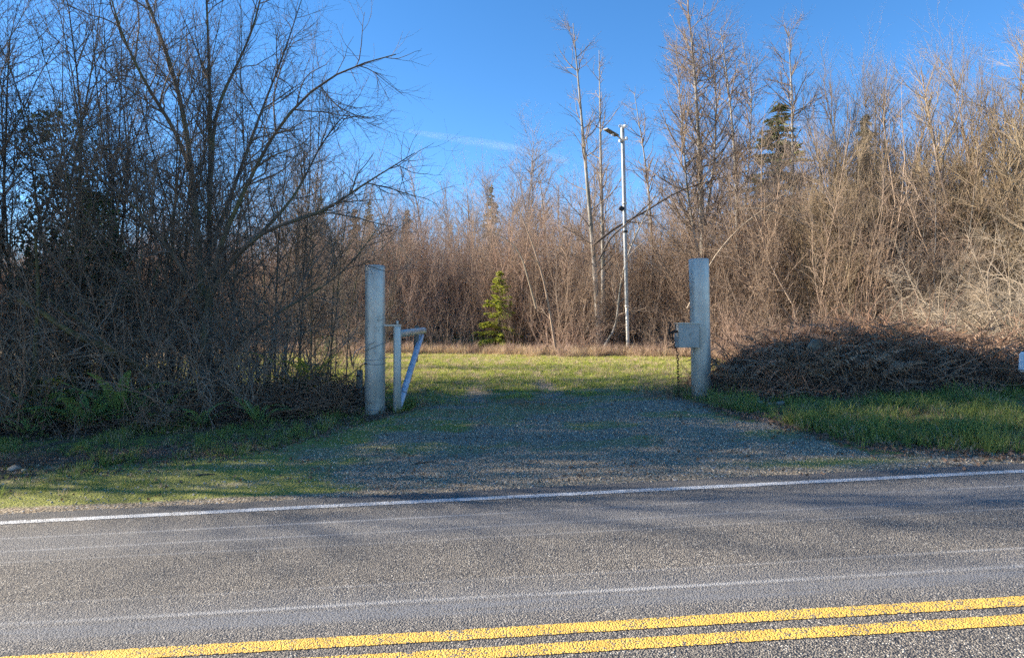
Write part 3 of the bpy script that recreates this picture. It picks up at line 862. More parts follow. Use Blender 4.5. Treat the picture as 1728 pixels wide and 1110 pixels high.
for i, (px, py, Yt, k, mt, lab) in enumerate([
    (500, 330, 37, 1, 'twig_tan', 'tall brown brush tree seen through the right side of the left thicket'), (585, 345, 38, 3, 'twig_red', 'brown brush tree behind the left gate post'),
    (655, 372, 37, 0, 'twig_tan', 'brown brush tree above the hinge bracket of the gate'), (712, 350, 40, 2, 'twig_red', 'brown brush tree above the end of the gate bar'),
    (775, 372, 38, 1, 'twig_tan', 'brown brush tree left of the young fir'), (872, 352, 37, 2, 'twig_red', 'brown brush tree right of the young fir'),
    (940, 330, 36, 0, 'twig_red', 'brown brush tree left of the leftmost tall alder'), (1078, 345, 36, 3, 'twig_tan', 'brown brush tree right of the light pole'),
    (1130, 372, 34, 0, 'twig_red', 'brown brush tree left of the right gate post'), (1215, 350, 33, 2, 'twig_tan', 'brown brush tree right of the right gate post'),
    (1285, 318, 32, 0, 'twig_red', 'brown brush tree below the green fir'), (1375, 300, 31, 2, 'twig_red', 'brown brush tree left of the olive willows'),
    (1500, 330, 27, 0, 'twig_red', 'brown brush tree in front of the olive willows'), (1570, 310, 26, 3, 'twig_tan', 'brown brush tree behind the rust bracken')]):
    x, y, z = W(px, py, Yt); g0 = H(x, y); s = (z-g0)/(9.2, 8.6, 9.6, 8.0)[k]
    e = tree_obj('brush_tree', (x, y, g0), thick[k][0], thick[k][1], M['bark_dark'], M['twig_dark'], lab, rz=i*1.7)
    e.scale = (s*1.05, s*1.05, s)
    for c_ in e.children: set_mat(c_, M['bark_alder'] if c_.name.startswith('trunk') else M[mt])
# pale arching shrub on the right
PALE = [
    dict(dens=3.0, t0=.15, len=1.5, fall=.3, ang=45, r=.013, nseg=5, wander=.2, up=-.05),
    {'from': [0, 1], 'dens': 4.5, 't0': .1, 'len': .7, 'fall': .3, 'ang': 45, 'r': .0075, 'nseg': 3, 'wander': .25, 'up': -.02},
    dict(dens=3.5, t0=.1, len=.3, fall=.3, ang=45, r=.0045, nseg=2, wander=.2, up=0, tip=.6),
]
rg = R(61); st, ra = multi_stem(rg, 22, 1.3, 5.4, .5, .028, nseg=9, wander=.13, up=-.03, hv=.5)
tm, cm, _ = build_tree(rg, st, ra, PALE, 'pale_shrub', sides0=5)
x, y, _ = W(1705, 560, 20.0)
tree_obj('pale_shrub', (x, y, H(x, y)), tm, cm, M['twig_pale'], M['twig_pale'], 'pale arching bare shrub at the right edge behind the brush pile', 'shrub')
x, y, _ = W(1600, 560, 22.5)
tree_obj('pale_shrub', (x, y, H(x, y)), tm, cm, M['twig_pale'], M['twig_pale'], 'smaller pale bare shrub behind the rust-coloured bracken', 'shrub', rz=2, sc=.72)
x, y, _ = W(1790, 560, 19.0)
tree_obj('pale_shrub', (x, y, H(x, y)), tm, cm, M['twig_pale'], M['twig_pale'], 'pale bare shrub cut off by the right edge of the picture', 'shrub', rz=4, sc=.95)

# understory shrubs of the left thicket
UND = [
    dict(dens=3.5, t0=.1, len=1.1, fall=.3, ang=45, r=.010, nseg=4, wander=.22, up=-.02),
    {'from': [0, 1], 'dens': 5, 't0': .1, 'len': .5, 'fall': .3, 'ang': 48, 'r': .0055, 'nseg': 3, 'wander': .28, 'up': -.02},
]
und = []
for sd in (0, 1):
    rg = R(600+sd); st, ra = multi_stem(rg, 24, 1.0, 3.9, .42, .018, nseg=7, wander=.16, up=0, hv=.6)
    und.append(build_tree(rg, st, ra, UND, 'under%d' % sd, sides0=5)[:2])
for i, (px, Yt, sc, lab) in enumerate([
    (-30, 12.6, 1.0, 'tangled dark shrub at the left edge of the picture'), (70, 13.8, 1.1, 'tangled dark shrub behind the upright mossy stem'), (150, 14.8, 1.1, 'tangled dark shrub behind the low mossy limb'),
    (230, 13.6, 1.0, 'tangled dark shrub at the root of the low mossy limb'), (300, 14.6, 1.1, 'tangled dark shrub behind the big trunk, on its left'), (395, 13.9, 1.0, 'tangled dark shrub against the right side of the big trunk'),
    (455, 15.2, 1.05, 'tangled dark shrub behind the left bramble heap'), (345, 17.5, 1.2, 'tangled dark shrub deep behind the big tree'),
    (120, 17.5, 1.25, 'tangled dark shrub deep behind the ivy-clad tree'), (215, 18.5, 1.3, 'tangled dark shrub deep between the ivy and the big tree'), (20, 16.5, 1.3, 'tangled dark shrub deep at the left edge'),
    (40, 12.0, .85, 'dark twiggy shrub in front of the fern bank at the far left'), (160, 12.6, .95, 'dark twiggy shrub hanging over the middle of the fern bank'), (270, 12.3, .9, 'dark twiggy shrub just left of the big trunk foot'), (415, 12.4, .85, 'dark twiggy shrub right of the big trunk foot')]):
    x = (px-CX)/FPX*Yt
    tree_obj('understory_shrub', (x, Yt, H(x, Yt)), und[i % 2][0], und[i % 2][1], M['stem_brown'], M['twig_under'], lab, 'shrub', rz=i*1.1, sc=sc)
for i, (px, Yt, sc, lab) in enumerate([
    (1118, 28.8, .75, 'low brown shrub at the field edge left of the lock box'), (1222, 27.0, .8, 'low brown shrub at the field edge just right of the right gate post'),
    (1268, 23.5, .62, 'low brown shrub behind the left end of the brush pile'), (1335, 21.5, .7, 'low brown shrub behind the boulder on the brush pile'),
    (948, 30.6, .85, 'low brown shrub at the foot of the leftmost tall alder'), (985, 29.6, .5, 'smallest brown shrub standing out into the field edge'),
    (745, 33.0, .8, 'low brown shrub at the field edge right of the open gate'), (603, 27.5, .75, 'low brown shrub seen just left of the left gate post'),
    (560, 23.0, .6, 'low brown shrub at the right end of the left thicket'), (1180, 29.6, .95, 'low brown shrub right behind the right gate post'), (1405, 20.0, .65, 'low brown shrub behind the crest of the brush pile')]):
    x = (px-CX)/FPX*Yt
    e = tree_obj('low_shrub', (x, Yt, H(x, Yt)), und[i % 2][0], und[i % 2][1], M['stem_brown'], M['twig_under'], lab, 'shrub', rz=i*1.3, sc=sc)
    for c_ in e.children: set_mat(c_, M['twig_red'] if i % 3 else M['twig_tan'])
for i, (x, y, sc) in enumerate(((-12.2, 14.8, 1.4), (-15.5, 15, 1.5), (-18.5, 14.5, 1.6))):
    tree_obj('understory_shrub', (x, y, H(x, y)), und[i % 2][0], und[i % 2][1], M['stem_brown'], M['twig_under'], 'tangled dark shrub standing left of the picture', 'shrub', group='shrubs left of the picture', rz=i, sc=sc)

# ------------------------------------------------------------------ brush pile on the right
def mound_h(x, y):
    crest = np.interp(x, [3.7, 4.3, 4.9, 5.7, 6.5, 7.7, 8.6, 9.4, 10.5, 13, 16], [0, .28, .72, 1.0, 1.10, 1.0, .84, .66, .48, .34, 0])
    prof = np.interp(y, [11.7, 12.1, 12.9, 13.9, 14.8, 15.8, 16.8], [0, .18, .68, 1, .95, .4, 0])
    return crest*prof*(1+.28*(fbm(x*1.7, y*1.7, 71)-.5))+.10*(fbm(x*5, y*5, 72)-.5)*(prof > .05)*(crest > .05)
mx = np.arange(3.6, 16.2, .09); my = np.arange(11.6, 17.0, .09)
MX, MY = np.meshgrid(mx, my)
MZ = height(MX, MY)+mound_h(MX, MY)-.02-.12*(mound_h(MX, MY) < .02)
nx, ny = len(mx), len(my); idx = np.arange(nx*ny).reshape(ny, nx)
F = np.stack([idx[:-1, :-1], idx[:-1, 1:], idx[1:, 1:], idx[1:, :-1]], -1).reshape(-1, 4)
pb = np.array([7.5, 14.0, H(7.5, 14)])
pile = empty('brush_pile', pb); tag(pile, 'long low heap of dead brush and brown fern right of the drive', 'brush pile')
obj('soil_mound', mesh_np('soil_mound', np.stack([MX, MY, MZ], -1).reshape(-1, 3)-pb, F), M['soil'], pile)
def ptop(x, y): return height(x, y)+mound_h(x, y)
def tangle(rng, n, xr, yr, zf, L, r, upk, nseg=5, keep=None, wander=.25):
    x = xr[0]+(xr[1]-xr[0])*rng.random(n); y = yr[0]+(yr[1]-yr[0])*rng.random(n)
    if keep is not None:
        k = keep(x, y); x, y = x[k], y[k]; n = len(x)
    p = np.stack([x, y, zf(x, y)], -1)
    d = rng.normal(size=(n, 3)); d[:, 2] = np.abs(d[:, 2])*upk
    return grow(rng, p, d, L*(.4+.9*rng.random(n)), r*(.6+.8*rng.random(n)), nseg, wander, -.10, .4)
rg = R(700)
T = Tubes()
kp = lambda x, y: mound_h(x, y) > .10
p, r = tangle(rg, 5200, (3.8, 12), (11.8, 15.6), ptop, .6, .0055, .9, 4, kp); T.add(p, r, 3)
p, r = tangle(rg, 700, (4.2, 12), (12.0, 15.4), ptop, 1.1, .010, 1.1, 6, kp, .2); T.add(p, r, 4)
me = T.mesh('pile_twigs'); me.transform(Matrix.Translation(-Vector(pb)))
tag(obj('twig_tangle', me, M['stem_brown'], pile), kind='stuff')
n = 9000; x = 3.8+8.2*rg.random(n); y = 11.8+3.8*rg.random(n); k = mound_h(x, y) > .05; x, y = x[k], y[k]
c = np.stack([x, y, ptop(x, y)+.02+.05*rg.random(len(x))], -1)-pb
tag(obj('dead_leaves', leaves_mesh('pile_leaves', c, rg, .07, .6), M['litter'], pile), kind='stuff')

# fern fronds: rachis with tapering pinnae
def frond_mesh(name, L, w, np_, arch, mat, rng, curl=0.0):
    V = []; F = []
    def bez(t): return np.array([0, L*(t-.12*arch*t*t), L*arch*(t*.9-1.15*t*t)])
    for i in range(np_):
        t = .14+.86*i/(np_-1); c = bez(t); ln = w*math.sin(min(1, t*1.5+.15)*math.pi/2)*(1-t)**.65+.008
        for s in (-1, 1):
            tipd = np.array([s*ln, ln*.35, -ln*(.18+curl*rng.random())+ln*.2*rng.normal()*(.3+curl)])
            a = L/np_*.42; k = len(V)
            V += [c-np.array([0, a, 0]), c+tipd*.6-np.array([0, a*.7, 0]), c+tipd, c+tipd*.5+np.array([0, a, 0])]
            F.append((k, k+1, k+2, k+3))
    ts = np.linspace(0, 1, 7); pts = np.array([bez(t) for t in ts]); k = len(V)
    wd = .006
    for i, p_ in enumerate(pts): V += [p_+np.array([wd*(1-.7*ts[i]), 0, 0]), p_-np.array([wd*(1-.7*ts[i]), 0, 0])]
    for i in range(6): F.append((k+2*i, k+2*i+2, k+2*i+3, k+2*i+1))
    me = mesh_np(name, np.array(V), np.array(F), False); me.materials.append(mat); return me
rg = R(800)
FR = {k: [frond_mesh('frond_%s%d' % (k, i), 1.0, .115, 22, a, M[k], rg, cu) for i, (a, cu) in enumerate(zip((.55, .8, .35), cus))]
      for k, cus in (('fern', (0, .1, .1)), ('fern_sunlit', (.1, .2, .3)), ('fern_dead', (.8, 1.2, 1.5)), ('fern_rust', (.5, .8, 1.0)))}
def fern(loc, n, size, kind, lab, rng, name='sword_fern', cat='fern', spread=1.0, group=None):
    e = empty(name, loc); tag(e, lab, cat, group)
    for i in range(n):
        o = obj('frond', FR[kind][rng.integers(0, 3)], parent=e)
        a = 6.283*i/n+rng.normal()*.25
        s = size*(.7+.5*rng.random())
        o.location = (.04*math.cos(a), .04*math.sin(a), .03)
        o.rotation_euler = (math.radians(18+38*rng.random())*spread, 0, a)
        o.scale = (s, s, s)
    return e
for px, py, Yt, n, sz, kind, lab in [
    (45, 712, 11.2, 9, .55, 'fern', 'low green fern at the far left by the verge'),
    (75, 660, 11.9, 14, 1.30, 'fern', 'large sword fern below the low mossy limb at left'),
    (140, 672, 11.5, 15, 1.25, 'fern', 'dark sword fern in the middle of the left fern bank'),
    (205, 668, 11.7, 15, 1.30, 'fern', 'sword fern at the right of the left fern bank'),
    (72, 625, 12.8, 11, 1.5, 'fern_sunlit', 'yellow-green fern coloured as sunlit at the back left under the trees'),
    (130, 632, 12.9, 12, 1.4, 'fern', 'back fern between the sunlit fern and the low mossy limb'),
    (265, 672, 11.8, 12, 1.05, 'fern', 'sword fern left of the big tree trunk'),
    (340, 700, 11.3, 10, .65, 'fern', 'small green fern in front of the big tree trunk'),
    (435, 702, 11.5, 11, .7, 'fern', 'small green fern in front of the left bramble heap'),
    (420, 660, 12.5, 10, .8, 'fern', 'green fern between the big trunk and the bramble heap'),
    (522, 622, 13.1, 17, 1.2, 'fern_sunlit', 'golden fern coloured as sunlit, left of the left gate post'),
    (250, 650, 14.2, 9, .9, 'fern', 'green fern in the shade behind the low mossy limb'),
]:
    x = (px-CX)/FPX*Yt
    fern((x, Yt, H(x, Yt)+(.35 if px == 522 else 0)), n, sz, kind, lab, rg)
# dead bracken on the pile: each frond a part of the pile
for i in range(330):
    x = 4.3+7.0*rg.random(); y = 12.0+2.9*rg.random()
    if mound_h(x, y) < .2: continue
    o = obj('dead_frond', FR['fern_dead'][rg.integers(0, 3)], parent=pile)
    z = float(ptop(x, y))
    o.location = (x-pb[0], y-pb[1], z-pb[2]+.03)
    o.rotation_euler = (math.radians(-5+40*rg.random()), rg.normal()*.3, rg.random()*6.28); s = .55+.6*rg.random(); o.scale = (s, s, s)
for px, py, Yt, n, sz, kind, lab in [
    (1535, 520, 15.2, 18, 1.05, 'fern_rust', 'bright rust-coloured dead bracken behind the brush pile'),
    (1492, 545, 15.0, 14, .8, 'fern_rust', 'orange-brown bracken at the left of the bright bracken'),
    (1585, 548, 15.1, 14, .85, 'fern_rust', 'orange-brown bracken at the right of the bright bracken'),
    (1450, 560, 14.8, 10, .65, 'fern_rust', 'small brown bracken on the crest of the brush pile'),
    (1640, 570, 14.4, 12, .85, 'fern_dead', 'dull brown bracken on the right half of the brush pile'),
    (1345, 610, 13.0, 9, .75, 'fern_dead', 'dull brown bracken on the left half of the brush pile')]:
    x = (px-CX)/FPX*Yt
    fern((x, Yt, float(ptop(x, Yt))-.03), n, sz, kind, lab, rg, 'dead_bracken', 'bracken', spread=.8)

# bramble heap and dead stems under the left trees
def left_h(x, y):
    b = .75*np.exp(-((x+3.7)/1.25)**2-((y-12.9)/.9)**2)+.35*np.exp(-((x+6.2)/1.6)**2-((y-12.6)/1.1)**2)
    return b
T = Tubes()
zf = lambda x, y: height(x, y)+left_h(x, y)*rg.random(len(x))
kp = lambda x, y: (y > np.interp(x, [-11, -6.5, -4, -2.9, -2.7], [10.6, 10.9, 11.5, 12.1, 13])) & (x < -2.75)
p, r = tangle(rg, 3000, (-11, -2.7), (11.2, 15.5), zf, .75, .0055, 1.1, 5, kp); T.add(p, r, 3)
kp2 = lambda x, y: kp(x, y) & (left_h(x, y) > .2)
p, r = tangle(rg, 4200, (-6.5, -2.7), (11.5, 14.5), zf, .6, .0055, .6, 4, kp2); T.add(p, r, 3)
p, r = tangle(rg, 90, (-6.5, -2.7), (11.5, 14.5), zf, 1.2, .014, .4, 5, kp2, .08); T.add(p, r, 5)
tag(obj('bramble_tangle', T.mesh('bramble_tangle'), M['stem_brown']), 'dark tangle of brambles and dead stems under the left trees', kind='stuff')
n = 6500; x = -11+8.2*rg.random(n); y = 10.8+4*rg.random(n); k = kp(x, y); x, y = x[k], y[k]
c = np.stack([x, y, height(x, y)+.02+left_h(x, y)*rg.random(len(x))+.3*rg.random(len(x))**4], -1)
tag(obj('bramble_leaves', leaves_mesh('bramble_leaves', c, rg, .07, .65), M['bramble_leaf']), 'dark bramble leaves and leaf litter under the left trees', kind='stuff')

# dead weeds
def weed_mesh(seed, n, h, sp):
    rg = R(seed); st, ra = multi_stem(rg, n, sp, h, .45, .004, nseg=5, wander=.14, up=0, hv=.6)
    T = Tubes(); T.add(st, ra, 3)
    a, b = spawn(rg, st, ra, dict(dens=9, t0=.2, len=.22, fall=.3, ang=45, r=.0028, nseg=2, wander=.2, up=.03, tip=.7)); T.add(a, b, 3)
    return T.mesh('weed%d' % seed)
wd = [weed_mesh(900, 40, .62, .3), weed_mesh(901, 55, .38, .4), weed_mesh(902, 9, 1.25, .15)]
for px, Yt, k, sc, lab in [
    (905, 12.6, 1, 1.0, 'low brown weed clump in the middle of the drive'), (868, 13.1, 1, .6, 'small weed tuft left of the clump in the drive'),
    (1120, 13.0, 0, 1.05, 'brown dead weeds at the foot of the hanging chain'), (1098, 13.8, 0, .9, 'brown dead weeds left of the hanging chain'), (1158, 12.6, 0, .9, 'dead weeds in front of the right gate post'),
    (1212, 13.3, 0, 1.0, 'dead weeds between the right gate post and the brush pile'), (1226, 14.4, 0, 1.1, 'dead weeds behind the right gate post'),
    (215, 10.8, 2, .9, 'tall dead stalks in front of the big tree'), (255, 11.2, 2, 1.0, 'tall dead stalks left of the small green fern'), (310, 11.4, 2, 1.0, 'tall dead stalks at the foot of the big tree'),
    (120, 10.6, 2, .8, 'thin dead stalks on the left verge'), (330, 11.5, 0, 1.1, 'reddish dead weeds in front of the big trunk'), (270, 11.3, 0, 1.1, 'reddish dead weeds left of the big trunk'),
    (1330, 10.6, 0, .55, 'dead weeds in the right verge below the stones'), (1420, 9.3, 2, .45, 'thin dead stalks near the road in the right verge'), (1560, 9.9, 0, .6, 'dry weed tuft in the middle of the right verge'), (1650, 11.0, 2, .6, 'dead stalks in front of the right end of the brush pile'), (1450, 11.4, 0, .6, 'dead weeds at the foot of the brush pile, right of the stones'), (1240, 11.6, 1, .8, 'low dead weeds at the corner of the drive by the right post'),
    (20, 9.3, 0, .8, 'dry weeds at the far left end of the verge'), (60, 9.2, 0, .6, 'dry weed tuft on the left verge near the road'),
    (700, 13.6, 1, .8, 'dead weeds behind the open gate'), (655, 13.0, 1, .6, 'dead weeds between the left post and the gate')]:
    x = (px-CX)/FPX*Yt
    o = obj('weed_clump', wd[k], M['stem_brown'] if k != 2 else None)
    if not wd[k].materials: wd[k].materials.append(M['twig_red'])
    o.location = (x, Yt, H(x, Yt)); o.rotation_euler = (0, 0, px); o.scale = (sc, sc, sc); tag(o, lab, 'weeds')
# scotch broom
rg = R(950); st, ra = multi_stem(rg, 90, .3, 1.25, .3, .012, nseg=4, wander=.06, up=.03, hv=.6)
T = Tubes(); T.add(st, ra, 3); bme = T.mesh('broom'); bme.materials.append(M['broom'])
for px, Yt, sc, lab in [(655, 33, .8, 'green broom bush between the post and the gate brace'), (722, 33.5, .9, 'green broom bush behind the end of the gate bar'), (762, 34, 1.0, 'green broom bush right of the gate'), (788, 33, .9, 'green broom bush next to the dark hollow'), (812, 32.5, 1.0, 'green broom bush at the foot of the young fir'), (575, 30, .9, 'green broom bush left of the left gate post'), (548, 29, 1.1, 'green broom bush above the golden fern')]:
    x = (px-CX)/FPX*Yt
    o = obj('broom_bush', bme); o.location = (x, Yt, H(x, Yt)); o.scale = (sc, sc, sc); o.rotation_euler = (0, 0, px); tag(o, lab, 'shrub')

# ------------------------------------------------------------------ grass, litter, pebbles
def tuft(seed, n, h, w, sp, lean, mat):
    rg = R(seed); a = rg.random(n)*6.283; q = sp*np.sqrt(rg.random(n))
    b = np.stack([np.cos(a)*q, np.sin(a)*q, np.full(n, -.02)], -1)
    dr = a+rg.normal(size=n)*1.0; hh = h*(.5+.7*rg.random(n)); ll = lean*(.3+rg.random(n))
    d = np.stack([np.cos(dr), np.sin(dr), 0*dr], -1)
    sd = np.stack([-np.sin(dr), np.cos(dr), 0*dr], -1)*w
    m_ = b+d*(hh*ll*.35)[:, None]; m_[:, 2] += hh*.6
    t = b+d*(hh*ll)[:, None]; t[:, 2] += hh*(1-.25*ll)
    v = np.stack([b-sd, b+sd, m_+sd*.7, m_-sd*.7, t], 1).reshape(-1, 3)
    k = np.arange(n)*5
    f4 = np.stack([k, k+1, k+2, k+3], -1); f3 = np.stack([k+3, k+2, k+4], -1)
    me = mesh_np('tuft%d' % seed, v, [f4, f3], False); me.materials.append(mat); return me
gA = proto_collection('grass_proto', [tuft(1, 16, .17, .0035, .06, .6, M['grass']), tuft(2, 14, .12, .0035, .06, .8, M['grass']), tuft(3, 12, .24, .0035, .05, .7, M['grass']), tuft(4, 12, .16, .003, .06, .9, M['grass_dry'])])
gF = proto_collection('field_proto', [tuft(5, 26, .085, .005, .12, .7, M['grass_field']), tuft(6, 24, .11, .005, .12, .8, M['grass_field']), tuft(7, 20, .12, .005, .12, .9, M['grass_dry']), tuft(8, 22, .07, .005, .12, .7, M['grass'])])
gD = proto_collection('dry_proto', [tuft(9, 30, .42, .005, .16, .6, M['grass_dry']), tuft(10, 30, .30, .005, .16, .8, M['grass_dry']), tuft(11, 26, .5, .005, .14, .5, M['twig_red'])])
rg = R(1000)
def cand(n, x0, x1, y0, y1):
    x = x0+(x1-x0)*rg.random(n); y = y0+(y1-y0)*rg.random(n); k = in_view(x, y)
    return x[k], y[k]
def lbf(x): return np.interp(x, [-14, -6.7, -3.5, -2.57, -1.9, -1.7], [8.4, 8.9, 9.6, 11.2, 12.8, 40])
def rbf(x): return np.interp(x, [2.9, 3.24, 3.9, 4.4, 5.8, 9], [40, 11.9, 10.2, 8.7, 7.85, 7.8])
x, y = cand(60000, -11, -1.7, 7.6, 13.6)
g_, mo_, li_, dr_ = zones(x, y)
nz = fbm(x*1.6, y*1.6, 61)
k = (y > lbf(x)-.15) & (y < np.interp(x, [-11, -6.5, -4, -2.9, -1.7], [10.9, 11.2, 11.8, 12.6, 14])) & (rg.random(len(x)) < np.clip((nz-.46)*2.8, .02, 1)*.45)
k |= (y > 7.45-.0*x) & (y < lbf(x)) & (x < -3.2) & (rg.random(len(x)) < np.clip((nz-.5)*2.0, 0, 1)*.12*sstep((-3.2-x)/2))
scatter_pts('left_verge_grass', gA, x[k], y[k], rg, .35, .95, 4, 'patchy green grass on the left verge', snoise=1.3)
x, y = cand(60000, 2.7, 11, 7.6, 14)
nz = fbm(x*1.6, y*1.6, 63)
k = (y > rbf(x)-.1) & (mound_h(x, y) < .12) & (y > 7.75+ROADM*x-.1) & (rg.random(len(x)) < np.clip((nz-.36)*2.6, .05, 1)*.8*sstep((y-rbf(x)+.1)/1.3+.06))
scatter_pts('right_verge_grass', gA, x[k], y[k], rg, .35, 1.25, 4, 'long green grass in front of the brush pile', tilt=.25, snoise=1.3)
x, y = cand(50000, -13, 15, 12.4, 31)
g_, mo_, li_, dr_ = zones(x, y)
nz = fbm(x*.7, y*.7, 65)
k = (rg.random(len(x)) < np.clip(1.2-g_*1.6, .05, 1)*np.clip((nz-.25)*2.4, .25, 1)) & (mound_h(x, y) < .05) & ~((x < -2.8) & (y < 14.5)) & (rg.random(len(x)) < sstep((y-12.4-.25*np.abs(x-.5))/3.5))
scatter_pts('field_grass', gF, x[k], y[k], rg, .7, 1.25, 4, 'short yellow-green grass of the sunlit field')
x, y = cand(26000, -14, 18, 23, 36)
nz = fbm(x*.5, y*.5, 66)
k = (y > front(x)-6+5*(nz-.2)) & (y < front(x)+1) & (mound_h(x, y) < .05) & (rg.random(len(x)) < .9)
scatter_pts('dry_grass', gD, x[k], y[k], rg, .6, 1.35, 3, 'dry tan grass along the foot of the brush')
# leaf litter
lp = proto_collection('litter_proto', [leaves_mesh('lit%d' % i, R(20+i).normal(size=(5, 3))*np.array([.10, .10, .006])+np.array([0, 0, .012]), R(30+i), .05, .7) for i in range(3)])
for o in lp.objects: o.data.materials.append(M['litter'])
x, y = cand(30000, -11, 10, 7.4, 14)
g_, mo_, li_, dr_ = zones(x, y)
k = rg.random(len(x)) < np.clip(li_*1.1+.02, 0, 1)
scatter_pts('leaf_litter', lp, x[k], y[k], rg, .6, 1.2, 3, 'fallen brown leaves along the verges', tilt=.1)
# pebbles
def pebble(seed, lvl=1):
    bm = bmesh.new(); bmesh.ops.create_icosphere(bm, subdivisions=lvl, radius=.5); rg = R(seed)
    for v in bm.verts: v.co *= .75+.5*rg.random()
    for v in bm.verts: v.co.z *= .65
    me = bpy.data.meshes.new('pebble%d' % seed); bm.to_mesh(me); bm.free(); return me
pp_ = [pebble(i) for i in range(4)]
for q in pp_: q.materials.append(M['pebble'])
x, y = cand(60000, -8, 9, 7.25, 15.5)
g_, mo_, li_, dr_ = zones(x, y)
k = (y > 7.27+ROADM*x) & (rg.random(len(x)) < np.clip(g_-mo_*.55, 0, 1)*(.45+.5*fbm(x*1.5, y*3, 81)))
x, y = x[k], y[k]
n = len(x); s = .010+.022*rg.random(n)**3.5
scatter('loose_gravel', proto_collection('pebble_proto', pp_), np.stack([x, y, height(x, y)+.002], -1), rg.random((n, 3))*6.28, np.stack([s, s, s], -1), rg.integers(0, 4, n), 'loose grey gravel on the drive apron')
# ------------------------------------------------------------------ hard objects
def tube1(name, pts, rad, sides, mat, parent=None, caps=True, world=None):
    """one tube along pts; parent's location is subtracted"""
    P = np.asarray(pts, float)
    if parent is not None: P = P-np.array(parent.location)
    rad = np.full(len(P), rad) if np.isscalar(rad) else np.asarray(rad)
    T = Tubes(); T.add(P[None], rad[None], sides)
    v = np.concatenate(T.v); f = [np.concatenate(T.f)]
    if caps:
        n = len(v)
        f.append(np.array([np.arange(sides)[::-1]])); f.append(np.array([np.arange(n-sides, n)]))
    me = mesh_np(name, v, f, True)
    o = obj(name, me, mat, parent)
    if caps:
        sm = np.ones(len(me.polygons), bool); sm[-2:] = False; me.polygons.foreach_set('use_smooth', sm)
        bv = o.modifiers.new('bevel', 'BEVEL'); bv.width = float(min(rad))*.12; bv.segments = 2; bv.limit_method = 'ANGLE'; bv.angle_limit = math.radians(60)
    return o
def box(name, c, size, mat, parent=None, rot=(0, 0, 0), bev=.006):
    bm = bmesh.new(); bmesh.ops.create_cube(bm, size=1)
    bmesh.ops.scale(bm, vec=size, verts=bm.verts)
    bmesh.ops.bevel(bm, geom=bm.edges[:], offset=bev, segments=2, affect='EDGES')
    me = bpy.data.meshes.new(name); bm.to_mesh(me); bm.free()
    o = obj(name, me, mat, parent)
    o.location = Vector(c)-(parent.location if parent is not None else Vector()); o.rotation_euler = rot
    return o
def ring(name, c, R_, r, mat, parent, tilt=(0, 0)):
    a = np.linspace(0, 2*math.pi, 33)
    P = np.stack([np.cos(a)*R_, np.sin(a)*R_, np.sin(a)*tilt[1]+np.cos(a)*tilt[0]], -1)+np.array(c)
    return tube1(name, P, r, 5, mat, parent, caps=False)

# left gate post
YL = 12.5
xl = (633-CX)/FPX*YL; zl = H(xl, YL); ztop = CAMZ+(CY-448)/FPX*YL
lp_ = empty('gate_post', (xl, YL, zl)); tag(lp_, 'thick grey steel gate post wrapped with wire, left of the drive', 'gate post')
tube1('post_pipe', [(xl-.005, YL, zl-.15), (xl, YL, zl+1), (xl, YL, zl+2), (xl, YL, ztop)], [.185, .184, .182, .180], 40, M['galv'], lp_)
for py, tl in ((584, .075), (605, .012), (612, -.012), (688, .004)):
    ring('wire_wrap', (xl, YL, CAMZ-(py-CY)/FPX*YL), .191, .006, M['wire'], lp_, (tl, .02))
zb = CAMZ-(549-CY)/FPX*YL
xp = (670.5-CX)/FPX*YL
box('hinge_bracket', ((xl+.17+xp)/2+.02, YL-.02, zb), (xp-xl-.17+.12, .09, .035), M['galv'], lp_)
tube1('wire_end', [W(632, 577, YL-.2), W(618, 583, YL-.2), W(600, 592, YL-.25), W(594, 606, YL-.25)], .006, 5, M['wire'], lp_, caps=False)
# gate leaf, swung open along the drive
gt = empty('open_gate', (xp, YL, H(xp, YL))); tag(gt, 'open single-pipe gate leaf with diagonal brace hinged on the left post', 'gate')
zg0 = H(xp, YL)
tube1('hinge_pipe', [(xp, YL, zg0-.04), (xp, YL, zg0+.8), (xp, YL, zb-.02)], .072, 24, M['galv'], gt)
tube1('hinge_pin', [(xp, YL, zb+.02), (xp, YL, zb+.085)], .022, 10, M['galv'], gt)
e0 = np.array(W(672, 563.5, YL+.02)); e1 = np.array(W(715, 557.5, 15.4))
tube1('top_bar', [e0, (e0+e1)/2, e1], .070, 22, M['galv'], gt)
b0_ = np.array([xp+.02, YL+.06, zg0+.10]); b1_ = np.array(W(711, 566, 15.3))
tube1('brace', [b0_, (b0_+b1_)/2, b1_], .062, 18, M['pipe'], gt)
fp = W(703, 580, 15.0)
box('flat_stop', (fp[0], fp[1]-.05, fp[2]), (.10, .05, .80), M['wood'], gt, (0, math.radians(2.5), 0))
# small fence stake tied to the post
sx, sy, sz = W(606, 650, 12.9)
sk = empty('fence_stake', (sx, sy, H(sx, sy))); tag(sk, 'short dark wooden stake with wire beside the left gate post', 'stake')
tube1('stake', [(sx, sy, H(sx, sy)-.1), (sx+.01, sy, CAMZ-(624-CY)/FPX*sy)], .06, 9, M['wood'], sk)
tube1('tie_wire', [W(607, 626, 12.83), W(609, 617, 12.7), W(618, 613, YL-.19)], .008, 5, M['rust'], sk, caps=False)
tube1('strand_wire', [W(607, 632, 12.83), W(560, 640, 12.9), W(500, 655, 13.1)], .005, 4, M['rust'], sk, caps=False)

